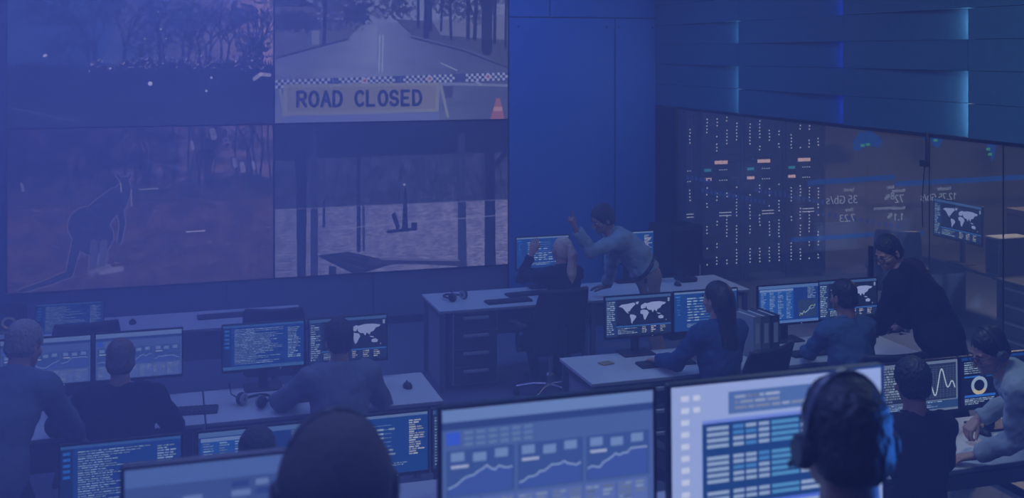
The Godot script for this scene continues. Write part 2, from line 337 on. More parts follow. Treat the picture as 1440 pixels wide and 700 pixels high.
func chairs_and_small_things() -> void:
	chair("black office chair the blond woman sits on", Vector3(3.2, 0, -9.2), 0.12, "black office swivel chairs", 1.04)
	chair("black office chair of the woman in the blue shirt", Vector3(3.7, 0, -6.72), 0.4, "black office swivel chairs", 1.2)
	chair("black office chair of the man in the light blue shirt", Vector3(4.68, 0, -6.58), -0.1, "black office swivel chairs", 1.06)
	chair("black office chair of the man in the grey suit", Vector3(1.0, 0, -6.72), 0.0, "black office swivel chairs", 0.82)
	chair("black office chair of the seated grey-haired man", Vector3(-0.3, 0, -6.62), 0.0, "black office swivel chairs", 0.8)
	chair("empty black mesh chair at the desk under the kangaroo screen, left one", Vector3(-0.66, 0, -9.25), 0.1, "black office swivel chairs")
	chair("empty black mesh chair at the desk under the kangaroo screen, right one", Vector3(0.82, 0, -9.3), -0.15, "black office swivel chairs")
	chair("empty black office chair behind the left edge of the big pale monitor", Vector3(3.1, 0, -6.2), 0.25, "black office swivel chairs", 1.06)
	chair("black office chair of the dark-haired woman at the wave graph", Vector3(3.74, 0, -4.5), 0.1, "black office swivel chairs", 0.86)
	chair("black office chair of the person with only the hair in view, bottom left", Vector3(0.36, 0, -4.6), 0.0, "black office swivel chairs", 0.86)
	chair("black office chair of the foreground man with the headset", Vector3(1.4, 1.0, -1.72), 0.0, "black office swivel chairs", 0.7)
	chair("black office chair of the foreground woman with the bob", Vector3(0.27, 1.0, -1.82), 0.0, "black office swivel chairs", 0.7)
	for q in [[2.98, -9.74, 0.05, "black keyboard on the drawer desk beside the headset"], [3.25, -9.98, 0.1, "black keyboard at the blond woman's place"], [0.06, -7.36, -0.1, "black keyboard right of the seated grey-haired man"],
			[0.42, -9.93, 0.05, "black keyboard on the desk under the kangaroo screen"], [3.5, -7.44, 0.0, "black keyboard under the hand of the woman in the blue shirt"], [4.72, -7.36, 0.0, "black keyboard under the hand of the man in the light blue shirt"],
			[1.0, -7.4, 0.0, "black keyboard in front of the man in the grey suit"]]:
		keyboard(q[3], Vector3(q[0], 0.74, q[1]), q[2])
	for q in [[4.8, -9.93, "black mouse on the desk right of the man in the pale shirt"], [1.55, -7.45, "black mouse on the desk right of the man in the grey suit"], [-0.33, -9.9, "black mouse on the desk right of the left empty mesh chair"], [4.7, -5.5, "black mouse under the man with glasses and headset"]]:
		mouse(q[2], Vector3(q[0], 0.74, q[1]))
	desk_headset("black headset lying on the drawer desk", Vector3(2.54, 0.74, -9.95), 0.6)
	desk_headset("black headset with pale cushions lying left of the man in the grey suit", Vector3(0.5, 0.74, -7.36), -0.7)
	binder("pale grey ring binder between two monitors, left of the three", Vector3(4.2, 0.74, -7.5), 0.15, mat("pale binder", Color(0.5, 0.52, 0.55), 0.6))
	binder("mid grey ring binder, middle of the three between the monitors", Vector3(4.28, 0.74, -7.5), 0.12, mat("mid binder", Color(0.33, 0.35, 0.39), 0.6))
	binder("dark grey ring binder, right of the three between the monitors", Vector3(4.365, 0.74, -7.5), 0.1, mat("dark binder", Color(0.16, 0.17, 0.2), 0.6))
	var note := thing("sticky_note", "small yellowish note on the corner of the desk with the world map monitor", "note", Vector3(3.08, 0.741, -7.58), 0.2)
	part(note, "paper_pad", box(Vector3(0.1, 0.008, 0.08), 0.001), mat("yellow paper", Color(0.6, 0.52, 0.32), 0.8), Vector3(0, 0.004, 0))
	var ph := thing("desk_phone", "dark desk phone on the far right end of the back desk", "phone", Vector3(4.98, 0.74, -10.12))
	part(ph, "phone_base", box(Vector3(0.18, 0.05, 0.2), 0.012), M.chair_plastic, Vector3(0, 0.025, 0))
	part(ph, "handset", tube([Vector3(-0.06, 0.07, 0.08), Vector3(-0.065, 0.085, 0.0), Vector3(-0.06, 0.07, -0.08)], 0.02, 10), M.chair_plastic)
	var cab := thing("equipment_cabinet", "dark equipment cabinet standing by the glass in front of the server racks", "cabinet", Vector3(5.22, 0, -10.85), 0.2)
	part(cab, "cabinet_body", box(Vector3(0.42, 1.2, 0.42), 0.008), M.rack_black, Vector3(0, 0.6, 0))
	part(cab, "cabinet_door", box(Vector3(0.39, 1.1, 0.02), 0.004), M.rack_frame, Vector3(0, 0.62, 0.215))
	part(cab, "cabinet_handle", box(Vector3(0.015, 0.16, 0.02), 0.004), M.handle, Vector3(0.15, 0.7, 0.23))


func people() -> void:
	heads = head_net()
	for k in ["rest", "point", "grip"]:
		hands[k] = hand_net(k)
	var sp := SphereMesh.new()
	sp.radius = 0.012
	sp.height = 0.024
	sp.radial_segments = 14
	sp.rings = 8
	eye_mesh = sp
	var ir := SphereMesh.new()
	ir.radius = 0.0055
	ir.height = 0.008
	ir.radial_segments = 12
	ir.rings = 6
	iris_mesh = ir
	brow_mesh = tube([Vector3(-0.019, -0.003, 0.004), Vector3(-0.004, 0.003, 0.0), Vector3(0.018, -0.002, 0.003)], 0.0045, 6)
	var skin_a := mat("skin light", Color(0.72, 0.54, 0.46), 0.5)
	var skin_b := mat("skin tan", Color(0.58, 0.41, 0.33), 0.5)
	var skin_c := mat("skin brown", Color(0.38, 0.25, 0.19), 0.5)
	for s in [skin_a, skin_b, skin_c]:
		s.subsurf_scatter_enabled = true
		s.subsurf_scatter_strength = 0.1
	var cloth := func(key: String, c: Color) -> Material: return grain(key, c, 0.12, 9.0, 0.2, 0.9, key.hash() % 1000, 0.2)
	var dark_hair := mat("dark hair", Color(0.06, 0.05, 0.05), 0.55)
	var brown_hair := mat("brown hair", Color(0.13, 0.095, 0.075), 0.55)
	var grey_hair := mat("grey hair", Color(0.58, 0.54, 0.52), 0.6)
	var sand_hair := mat("sandy grey hair", Color(0.42, 0.34, 0.29), 0.6)
	var blond := mat("blond hair", Color(0.86, 0.72, 0.6), 0.55)
	var black_legs: Material = cloth.call("dark trousers", Color(0.09, 0.095, 0.12))
	# woman with the blond ponytail, hand raised (right of her the man who points)
	person("blond woman with a ponytail and raised hand, seated under the pointing man", Vector3(3.4, 0, -9.42), 0.1, {"skin": skin_a, "hair": blond, "style": "ponytail", "top": cloth.call("dark blouse", Color(0.12, 0.13, 0.18)), "top_name": "blouse", "legs": black_legs,
		"wide": 0.88, "size": 0.95, "hand_l": Vector3(-0.2, 1.2, -0.24), "fingers_l": Vector3(0.35, 1, -0.1), "back_l": Vector3(-0.4, 0.2, 1), "pose_l": "rest", "elbow_l": Vector3(-0.5, -1, 0.1), "hand_r": Vector3(0.12, 0.8, -0.42), "look": Vector3(-0.25, 0.12, -1), "low": Vector3(0, 1, 0), "high": Vector3(0, 1, -0.05)})
	# man who leans on the desk and points
	person("man in a pale shirt and tan trousers leaning over the back desk and pointing", Vector3(4.14, 0, -9.2), 1.22, {"skin": skin_b, "hair": dark_hair, "style": "full", "top": cloth.call("pale blue grey shirt", Color(0.56, 0.63, 0.67)), "legs": cloth.call("tan trousers", Color(0.55, 0.48, 0.42)),
		"tuck": 0.075, "hips": Vector3(0, 1.02, 0.0), "low": Vector3(0.0, 0.88, -0.42), "high": Vector3(-0.12, 0.62, -0.74), "facing": Vector3(-0.2, -0.3, -1), "look": Vector3(-0.42, -0.38, -0.9), "crown": Vector3(-0.2, 0.9, -0.4), "belt": true, "cell": 0.012, "loose": 0.02, "wide": 1.05,
		"grab_r": Vector3(3.92, 0.785, -9.66), "fingers_r": Vector3(0.3, -0.1, -1), "elbow_r": Vector3(0.4, 0, 0.6), "grab_l": Vector3(3.4, 1.5, -9.1), "fingers_l": Vector3(-0.1, 1, -0.2), "back_l": Vector3(-0.3, 0.2, 1), "pose_l": "point", "elbow_l": Vector3(-0.1, -1, -0.35),
		"foot_l": Vector3(-0.12, 0.08, 0.12), "foot_r": Vector3(0.12, 0.08, 0.18)})
	# woman in the blue shirt
	person("woman with long straight dark hair in a blue shirt, seated at a desk", Vector3(3.72, 0, -7.02), 0.12, {"skin": skin_a, "hair": dark_hair, "style": "long", "top": cloth.call("denim blue shirt", Color(0.13, 0.27, 0.46)), "legs": black_legs, "wide": 0.92, "cell": 0.014, "loose": 0.02,
		"grab_l": Vector3(3.41, 0.79, -7.4), "elbow_l": Vector3(-0.5, -0.9, 0.5), "hand_r": Vector3(0.15, 0.8, -0.4), "look": Vector3(-0.28, -0.05, -1), "hips": Vector3(0, 0.61, 0.02), "high": Vector3(0, 1, -0.06)})
	# man in the light blue shirt
	person("dark-haired man in a light blue shirt, seated near the glass wall", Vector3(4.7, 0, -6.86), 0.05, {"skin": skin_b, "hair": dark_hair, "style": "short", "top": cloth.call("light blue shirt", Color(0.25, 0.38, 0.52)), "legs": black_legs, "cell": 0.014, "wide": 1.02,
		"grab_l": Vector3(4.62, 0.79, -7.33), "elbow_l": Vector3(-0.7, -0.8, 0.2), "hand_r": Vector3(0.2, 0.8, -0.42), "look": Vector3(-0.12, -0.08, -1), "hips": Vector3(0, 0.59, 0.0), "high": Vector3(-0.02, 1, -0.14)})
	# man in the dark suit leaning over
	person("man in glasses and a dark suit bending over the desk by the glass wall", Vector3(5.3, 0, -6.66), 0.62, {"skin": skin_a, "hair": dark_hair, "style": "short", "top": cloth.call("charcoal suit", Color(0.085, 0.09, 0.105)), "top_name": "suit_jacket", "legs": cloth.call("charcoal suit", Color(0.085, 0.09, 0.105)), "collar": mat("white collar", Color(0.6, 0.62, 0.65), 0.8),
		"hips": Vector3(0, 1.02, 0.0), "low": Vector3(-0.1, 0.88, -0.34), "high": Vector3(-0.1, 0.72, -0.56), "facing": Vector3(0, -0.3, -1), "look": Vector3(-0.9, -0.5, -0.45), "crown": Vector3(-0.5, 0.9, -0.3), "loose": 0.034, "hem": 0.16, "glasses": true, "cell": 0.013, "wide": 1.14,
		"grab_l": Vector3(5.08, 0.78, -7.2), "elbow_l": Vector3(-0.8, 0.0, 0.4), "grab_r": Vector3(5.4, 0.78, -7.25), "elbow_r": Vector3(0.5, 0, 0.6), "fingers_l": Vector3(0, -0.2, -1), "fingers_r": Vector3(0, -0.2, -1), "foot_l": Vector3(-0.14, 0.08, 0.2), "foot_r": Vector3(0.14, 0.08, 0.2)})
	# man with glasses and headset
	person("man with glasses and a headset in a white shirt, leaning on the desk", Vector3(4.76, 0, -4.8), 0.95, {"skin": skin_a, "hair": dark_hair, "style": "short", "top": cloth.call("white shirt", Color(0.62, 0.66, 0.67)), "legs": black_legs,
		"hips": Vector3(0.0, 0.93, 0.0), "low": Vector3(0.0, 0.72, -0.62), "high": Vector3(0.0, 0.55, -0.83), "facing": Vector3(0, -0.35, -1), "look": Vector3(-0.5, -0.42, -0.81), "crown": Vector3(-0.25, 0.9, -0.4), "loose": 0.02, "glasses": true, "cell": 0.012,
		"headset": {"band": M.chair_plastic, "cup": mat("headset grey", Color(0.3, 0.31, 0.33), 0.4), "mic": -1.0},
		"grab_l": Vector3(4.29, 0.795, -5.1), "elbow_l": Vector3(-0.3, -0.1, 0.8), "fingers_l": Vector3(-0.3, -0.15, -1), "pose_l": "rest", "grab_r": Vector3(4.56, 0.87, -5.4), "elbow_r": Vector3(0.6, -0.4, 0.4), "fingers_r": Vector3(-0.6, -0.5, -0.6), "pose_r": "grip", "foot_l": Vector3(-0.14, 0.08, 0.2), "foot_r": Vector3(0.14, 0.08, 0.2)})
	# woman at the wave graph
	person("person in black with short dark hair, seated in front of the wave graph", Vector3(3.74, 0, -4.85), -0.1, {"skin": skin_b, "hair": dark_hair, "style": "full", "top": cloth.call("black sweater", Color(0.055, 0.06, 0.08)), "top_name": "sweater", "legs": black_legs, "wide": 0.95,
		"hand_l": Vector3(-0.18, 0.8, -0.42), "hand_r": Vector3(0.18, 0.8, -0.42), "look": Vector3(0.15, -0.15, -1), "hips": Vector3(0, 0.62, 0)})
	# head at the bottom left
	person("person whose dark hair just shows above the blurred monitor, bottom left", Vector3(0.36, 0, -4.95), 0.0, {"skin": skin_b, "hair": brown_hair, "style": "short", "top": cloth.call("black sweater", Color(0.055, 0.06, 0.08)), "top_name": "sweater", "legs": black_legs, "wide": 0.95,
		"hand_l": Vector3(-0.18, 0.8, -0.35), "hand_r": Vector3(0.18, 0.8, -0.35), "hips": Vector3(0, 0.57, 0)})
	# man in the grey suit
	person("man in a grey suit jacket with dark hair, seated centre left", Vector3(1.02, 0, -6.98), 0.05, {"skin": skin_a, "hair": brown_hair, "style": "full", "top": cloth.call("grey suit", Color(0.42, 0.45, 0.52)), "top_name": "suit_jacket", "legs": black_legs, "loose": 0.026, "cell": 0.014, "wide": 1.06,
		"hand_l": Vector3(-0.22, 0.8, -0.44), "elbow_l": Vector3(-1, -0.6, 0.1), "hand_r": Vector3(0.25, 0.8, -0.4), "look": Vector3(-0.12, -0.06, -1), "hips": Vector3(0, 0.53, 0.0), "high": Vector3(0, 1, -0.14)})
	# grey-haired man in black
	person("grey-haired man in a black suit, seated second from the left", Vector3(-0.3, 0, -6.9), 0.0, {"skin": skin_a, "hair": sand_hair, "style": "short", "brow": sand_hair, "top": cloth.call("black suit", Color(0.06, 0.065, 0.09)), "top_name": "suit_jacket", "legs": black_legs, "loose": 0.026, "wide": 1.1, "cell": 0.014,
		"hand_l": Vector3(-0.25, 0.8, -0.42), "elbow_l": Vector3(-1, -0.6, 0.1), "hand_r": Vector3(0.25, 0.8, -0.42), "look": Vector3(0.05, -0.08, -1), "hips": Vector3(0, 0.53, 0.0), "high": Vector3(0, 1, -0.1)})
	# standing man at the far left
	person("grey-haired man in a blue grey jacket, bending over the desk at the far left", Vector3(-0.87, 0, -6.42), -0.35, {"skin": skin_a, "hair": grey_hair, "style": "full", "brow": grey_hair, "top": cloth.call("blue grey jacket", Color(0.37, 0.43, 0.51)), "top_name": "jacket", "legs": black_legs, "loose": 0.024, "cell": 0.014, "hem": 0.1,
		"hips": Vector3(0, 0.83, 0.1), "low": Vector3(0, 0.9, -0.3), "high": Vector3(0, 0.75, -0.55), "look": Vector3(0.3, -0.4, -1), "crown": Vector3(0, 0.9, -0.4), "hand_r": Vector3(0.2, 0.8, -0.5), "hand_l": Vector3(-0.2, 0.8, -0.55), "elbow_r": Vector3(0.5, 0, 0.6), "foot_l": Vector3(-0.14, 0.08, 0.15), "foot_r": Vector3(0.14, 0.08, 0.2)})
	# the two in the foreground
	person("foreground man with short dark hair and a black headset, seen from behind", Vector3(1.37, 1.0, -1.99), -0.15, {"skin": skin_b, "hair": dark_hair, "style": "short", "top": cloth.call("navy shirt", Color(0.07, 0.085, 0.13)), "legs": black_legs, "cell": 0.013, "head": 1.06, "headset": {"band": mat("headset band plastic", Color(0.26, 0.28, 0.31), 0.3), "cup": M.chair_plastic, "mic": -1.0},
		"hand_l": Vector3(-0.2, 0.82, -0.42), "hand_r": Vector3(0.2, 0.82, -0.42), "look": Vector3(-0.05, -0.05, -1), "hips": Vector3(0, 0.535, 0.02)})
	person("foreground woman with a dark bob and a headset, seen from behind", Vector3(0.305, 1.0, -2.1), 0.1, {"skin": skin_a, "hair": mat("dark bob", Color(0.27, 0.24, 0.25), 0.8), "style": "bob", "top": cloth.call("navy blouse", Color(0.08, 0.09, 0.14)), "top_name": "blouse", "legs": black_legs, "cell": 0.013, "wide": 0.9, "head": 1.0, "headset": {"band": M.chair_plastic, "cup": M.chair_plastic, "mic": 1.0, "grow": 1.15},
		"hand_l": Vector3(-0.2, 0.82, -0.42), "hand_r": Vector3(0.2, 0.82, -0.42), "look": Vector3(0.05, -0.05, -1), "hips": Vector3(0, 0.525, 0.02)})


const REFLECTION_BANDS := [ [-1.43, 1.39, -0.12, 1.42, 0.034], [-0.12, 1.33, 2.04, 1.35, 0.034], [-1.67, 0.67, -0.4, 0.68, 0.03], [0.17, 0.66, 0.33, 0.67, 0.028] ]
const REFLECTION_DOTS := [ [-3.53, 1.6, -2.83, 1.46, 13], [-2.92, 1.35, -2.06, 1.17, 15], [-2.17, 1.33, -1.21, 1.13, 15], [-1.29, 1.0, -0.07, 0.77, 14], [1.21, 0.49, 1.98, 0.33, 7] ]
const REFLECTION_MAPS := [ [-0.549, 1.919, 1.0, [-0.211, -0.049, -0.191, 0.011, -0.131, 0.061, -0.101, 0.121, -0.051, 0.091, -0.011, 0.121, 0.039, 0.131, 0.099, 0.101, 0.139, 0.061, 0.219, 0.021, 0.239, -0.029, 0.189, -0.109, 0.099, -0.089, 0.029, -0.069, -0.041, -0.099, -0.121, -0.139, -0.191, -0.129], [[-0.061, -0.069, 0.06], [0.019, -0.059, 0.06]]], [0.551, 1.906, 1.0, [-0.111, 0.144, 0.099, 0.144, 0.099, 0.034, 0.049, -0.076, 0.019, -0.116, -0.051, -0.106, -0.101, -0.026], [[-0.041, 0.054, 0.06], [-0.031, -0.016, 0.06]]], [1.419, 1.766, 1.0, [-0.149, 0.174, 0.081, 0.174, 0.081, -0.006, 0.061, -0.116, 0.011, -0.186, -0.019, -0.076, -0.069, 0.034], [[-0.049, -0.016, 0.06], [-0.019, -0.086, 0.06]]], [0.347, 1.98, 1.0, [-0.027, 0.08, 0.043, 0.08, 0.013, -0.08, -0.027, -0.08], []] ]
const REFLECTION_TEXT := [ ["35 Gb/s", -0.92, 1.15, 0.138], ["7.23", -0.84, 0.91, 0.125], ["72", -0.05, 1.13, 0.138], ["8", -0.15, 1.17, 0.125], ["%", -0.23, 1.16, 0.1], ["1.1", -0.06, 0.89, 0.125], ["%", -0.19, 0.91, 0.1], ["12.75 Gb/s", 0.57, 1.13, 0.119], ["Speed", -0.81, 1.28, 0.056], ["Time", -0.81, 1.02, 0.056], ["Number", -0.06, 1.24, 0.056], ["Rate", -0.18, 1.29, 0.056], ["Number", -0.06, 1.01, 0.056], ["Components", -0.28, 1.02, 0.056], ["Transfer", 0.66, 1.24, 0.062] ]

# ---------------------------------------------------------------- helpers: names, materials, shapes
func numbered(called: String) -> String:
	var n: int = taken.get(called, 0)
	taken[called] = n + 1
	return called if n == 0 else "%s_%03d" % [called, n]


func thing(called: String, label: String, category: String, at := Vector3.ZERO, turn := 0.0, group := "") -> Node3D:
	var o := Node3D.new()
	o.name = numbered(called)
	add_child(o)
	o.position = at
	o.rotation.y = turn
	o.set_meta("label", label)
	o.set_meta("category", category)
	if group:
		o.set_meta("group", group)
	return o


func struct(called: String, mesh: Mesh, m: Material, at := Vector3.ZERO) -> MeshInstance3D:
	var o := MeshInstance3D.new()
	o.name = called
	o.mesh = mesh
	o.material_override = m
	o.position = at
	o.set_meta("kind", "structure")
	add_child(o, true)
	return o


func part(parent: Node3D, called: String, mesh: Mesh, m: Material, at := Vector3.ZERO, basis := Basis()) -> MeshInstance3D:
	var o := MeshInstance3D.new()
	o.name = called
	o.mesh = mesh
	o.material_override = m
	o.transform = Transform3D(basis, at)
	parent.add_child(o, true)
	return o


func mat(key: String, c: Color, rough := 0.6, metal := 0.0, spec := 0.5) -> StandardMaterial3D:
	if M.has(key):
		return M[key]
	var m := StandardMaterial3D.new()
	m.resource_name = key
	m.albedo_color = c
	m.roughness = rough
	m.metallic = metal
	m.metallic_specular = spec
	M[key] = m
	return m


func noise_tex(seed_: int, freq: float, lo: Color, hi: Color, size := 256, fractal := 4) -> ImageTexture:
	var n := FastNoiseLite.new()
	n.seed = seed_
	n.frequency = freq
	n.fractal_octaves = fractal
	var im := n.get_seamless_image(size, size)
	im.convert(Image.FORMAT_RGB8)
	for y in size:
		for x in size:
			im.set_pixel(x, y, lo.lerp(hi, im.get_pixel(x, y).r))
	return ImageTexture.create_from_image(im)


func grain(key: String, c: Color, spread: float, per_metre: float, freq: float, rough := 0.7, seed_ := 1, spec := 0.5) -> StandardMaterial3D:
	# an even material with a fine grain of its own colour
	if M.has(key):
		return M[key]
	var m := mat(key, Color.WHITE, rough, 0.0, spec)
	m.albedo_texture = noise_tex(seed_, freq, c.darkened(spread), c.lightened(spread * 0.5), 256)
	m.uv1_triplanar = true
	m.uv1_world_triplanar = true
	m.uv1_scale = Vector3.ONE * per_metre
	return m


func glow(key: String, c: Color, energy: float) -> StandardMaterial3D:
	if M.has(key):
		return M[key]
	var m := mat(key, Color(0.02, 0.02, 0.02), 0.5)
	m.emission_enabled = true
	m.emission = c
	m.emission_energy_multiplier = energy
	return m


func st_new() -> SurfaceTool:
	var st := SurfaceTool.new()
	st.begin(Mesh.PRIMITIVE_TRIANGLES)
	return st


func tri(st: SurfaceTool, a: Vector3, b: Vector3, c: Vector3, n: Vector3) -> void:
	st.set_normal(n)
	var flip := (b - a).cross(c - a).dot(n) > 0.0
	st.add_vertex(a)
	st.set_normal(n)
	st.add_vertex(c if flip else b)
	st.set_normal(n)
	st.add_vertex(b if flip else c)


func quad(st: SurfaceTool, a: Vector3, b: Vector3, c: Vector3, d: Vector3, n: Vector3) -> void:
	tri(st, a, b, c, n)
	tri(st, a, c, d, n)


func box_into(st: SurfaceTool, at: Vector3, size: Vector3, bevel := 0.004, basis := Basis()) -> void:
	# a box with chamfered edges
	var h := size / 2.0
	bevel = minf(bevel, minf(h.x, minf(h.y, h.z)) * 0.6)
	var axes := [Vector3.RIGHT, Vector3.UP, Vector3.BACK]
	for a in 3:
		var b := (a + 1) % 3
		var c := (a + 2) % 3
		for s in [-1.0, 1.0]:
			var n: Vector3 = axes[a] * s
			var o: Vector3 = n * h[a]
			var u: Vector3 = axes[b] * (h[b] - bevel)
			var v: Vector3 = axes[c] * (h[c] - bevel)
			quad(st, at + basis * (o - u - v), at + basis * (o + u - v), at + basis * (o + u + v), at + basis * (o - u + v), (basis * n).normalized())
			if bevel <= 0.0:
				continue
			for t in [-1.0, 1.0]:
				var n2: Vector3 = axes[b] * t
				var p0: Vector3 = n * h[a] + n2 * (h[b] - bevel)
				var p1: Vector3 = n * (h[a] - bevel) + n2 * h[b]
				quad(st, at + basis * (p0 - v), at + basis * (p0 + v), at + basis * (p1 + v), at + basis * (p1 - v), (basis * (n + n2)).normalized())
	if bevel > 0.0:
		for sx in [-1.0, 1.0]:
			for sy in [-1.0, 1.0]:
				for sz in [-1.0, 1.0]:
					var s := Vector3(sx, sy, sz)
					var k := (h - Vector3.ONE * bevel) * s
					tri(st, at + basis * (k + Vector3(sx * bevel, 0, 0)), at + basis * (k + Vector3(0, sy * bevel, 0)), at + basis * (k + Vector3(0, 0, sz * bevel)), (basis * s).normalized())


func box(size: Vector3, bevel := 0.004, at := Vector3.ZERO) -> Mesh:
	var key := "box%s%s%s" % [size, bevel, at]
	if not shapes.has(key):
		var st := st_new()
		box_into(st, at, size, bevel)
		shapes[key] = st.commit()
	return shapes[key]


func tube_into(st: SurfaceTool, pts: Array, r: float, sides := 10, r_end := -1.0) -> void:
	# a round bar swept along points, closed at both ends
	var rings := []
	var norms := []
	var side := Vector3.ZERO
	for i in pts.size():
		var t: Vector3 = (pts[mini(i + 1, pts.size() - 1)] - pts[maxi(i - 1, 0)]).normalized()
		if side == Vector3.ZERO:
			side = t.cross(Vector3.UP if absf(t.y) < 0.9 else Vector3.RIGHT).normalized()
		side = (side - t * side.dot(t)).normalized()
		var up := t.cross(side)
		var rr := r if r_end < 0 else lerpf(r, r_end, float(i) / (pts.size() - 1))
		var ring := []
		var nn := []
		for k in sides:
			var a := TAU * k / sides
			var n := side * cos(a) + up * sin(a)
			ring.append(pts[i] + n * rr)
			nn.append(n)
		rings.append(ring)
		norms.append(nn)
	for i in pts.size() - 1:
		for k in sides:
			var k2 := (k + 1) % sides
			smooth_quad(st, [rings[i][k], rings[i][k2], rings[i + 1][k2], rings[i + 1][k]], [norms[i][k], norms[i][k2], norms[i + 1][k2], norms[i + 1][k]])
	for e in [0, pts.size() - 1]:
		var n: Vector3 = (pts[0] - pts[1]).normalized() if e == 0 else (pts[e] - pts[e - 1]).normalized()
		for k in sides:
			tri(st, pts[e], rings[e][k], rings[e][(k + 1) % sides], n)


func smooth_quad(st: SurfaceTool, p: Array, n: Array) -> void:
	for ids in [[0, 1, 2], [0, 2, 3]]:
		var a: Vector3 = p[ids[0]]
		var b: Vector3 = p[ids[1]]
		var c: Vector3 = p[ids[2]]
		var order: Array = ids
		if (b - a).cross(c - a).dot(n[ids[0]] + n[ids[1]] + n[ids[2]]) > 0.0:
			order = [ids[0], ids[2], ids[1]]
		for i in order:
			st.set_normal(n[i])
			st.add_vertex(p[i])


func tube(pts: Array, r: float, sides := 10, r_end := -1.0) -> Mesh:
	var key := "tube%s%s%s%s" % [pts, r, sides, r_end]
	if not shapes.has(key):
		var st := st_new()
		tube_into(st, pts, r, sides, r_end)
		shapes[key] = st.commit()
	return shapes[key]


func lathe(profile: Array, sides := 20) -> Mesh:
	# profile: Vector2(radius, height), turned round the y axis
	var st := st_new()
	for i in profile.size() - 1:
		var p: Vector2 = profile[i]
		var q: Vector2 = profile[i + 1]
		var d := (q - p).normalized()
		var nn := Vector2(d.y, -d.x)
		for k in sides:
			var a := TAU * k / sides
			var b := TAU * (k + 1) / sides
			var pa := Vector3(cos(a), 0, sin(a))
			var pb := Vector3(cos(b), 0, sin(b))
			var na := pa * nn.x + Vector3.UP * nn.y
			var nb := pb * nn.x + Vector3.UP * nn.y
			smooth_quad(st, [pa * p.x + Vector3.UP * p.y, pb * p.x + Vector3.UP * p.y, pb * q.x + Vector3.UP * q.y, pa * q.x + Vector3.UP * q.y], [na, nb, nb, na])
	return st.commit()


func slab(outline: PackedVector2Array, depth: float, bevel := 0.0) -> Mesh:
	# an outline in x and y given thickness along z, from -depth/2 to depth/2
	var st := st_new()
	var ids := Geometry2D.triangulate_polygon(outline)
	for s in [-1.0, 1.0]:
		for i in range(0, ids.size(), 3):
			var q := []
			for k in 3:
				q.append(Vector3(outline[ids[i + k]].x, outline[ids[i + k]].y, s * depth / 2))
			tri(st, q[0], q[1], q[2], Vector3(0, 0, s))
	var clockwise := Geometry2D.is_polygon_clockwise(outline)
	for i in outline.size():
		var a := outline[i]
		var b := outline[(i + 1) % outline.size()]
		var n := Vector2(b.y - a.y, a.x - b.x).normalized() * (-1.0 if clockwise else 1.0)
		quad(st, Vector3(a.x, a.y, -depth / 2), Vector3(b.x, b.y, -depth / 2), Vector3(b.x, b.y, depth / 2), Vector3(a.x, a.y, depth / 2), Vector3(n.x, n.y, 0))
	return st.commit()


func round_rect(w: float, h: float, r: float, steps := 5) -> PackedVector2Array:
	var out := PackedVector2Array()
	for c in [[1, 1, 0.0], [-1, 1, 0.5], [-1, -1, 1.0], [1, -1, 1.5]]:
		for i in steps + 1:
			var a: float = (c[2] + 0.5 * i / steps) * PI
			out.append(Vector2(c[0] * (w / 2 - r) + cos(a) * r, c[1] * (h / 2 - r) + sin(a) * r))
	return out


func screen_quad(w: float, h: float) -> Mesh:
	# a flat display face in x and y that looks along +z
	var key := "face%s_%s" % [w, h]
	if not shapes.has(key):
		var st := st_new()
		var p := [Vector3(-w / 2, h / 2, 0), Vector3(w / 2, h / 2, 0), Vector3(w / 2, -h / 2, 0), Vector3(-w / 2, -h / 2, 0)]
		var uv := [Vector2(0, 0), Vector2(1, 0), Vector2(1, 1), Vector2(0, 1)]
		for i in [0, 1, 2, 0, 2, 3]:
			st.set_normal(Vector3.BACK)
			st.set_uv(uv[i])
			st.add_vertex(p[i])
		shapes[key] = st.commit()
	return shapes[key]


func area_light(parent: Node3D, called: String, at: Vector3, basis: Basis, size: Vector2, c: Color, energy: float) -> AreaLight3D:
	# shines along its own -z
	var l := AreaLight3D.new()
	l.name = called
	l.area_size = size
	l.light_color = c
	l.light_energy = energy
	l.area_range = 40.0
	l.area_attenuation = 2.0
	l.shadow_enabled = true
	l.transform = Transform3D(basis, at)
	parent.add_child(l, true)
	return l


func pane(key: String, alpha: float) -> StandardMaterial3D:
	var m := mat(key, Color(0.8, 0.86, 0.9, alpha), 0.05, 0.0, 0.35)
	m.transparency = BaseMaterial3D.TRANSPARENCY_ALPHA
	return m


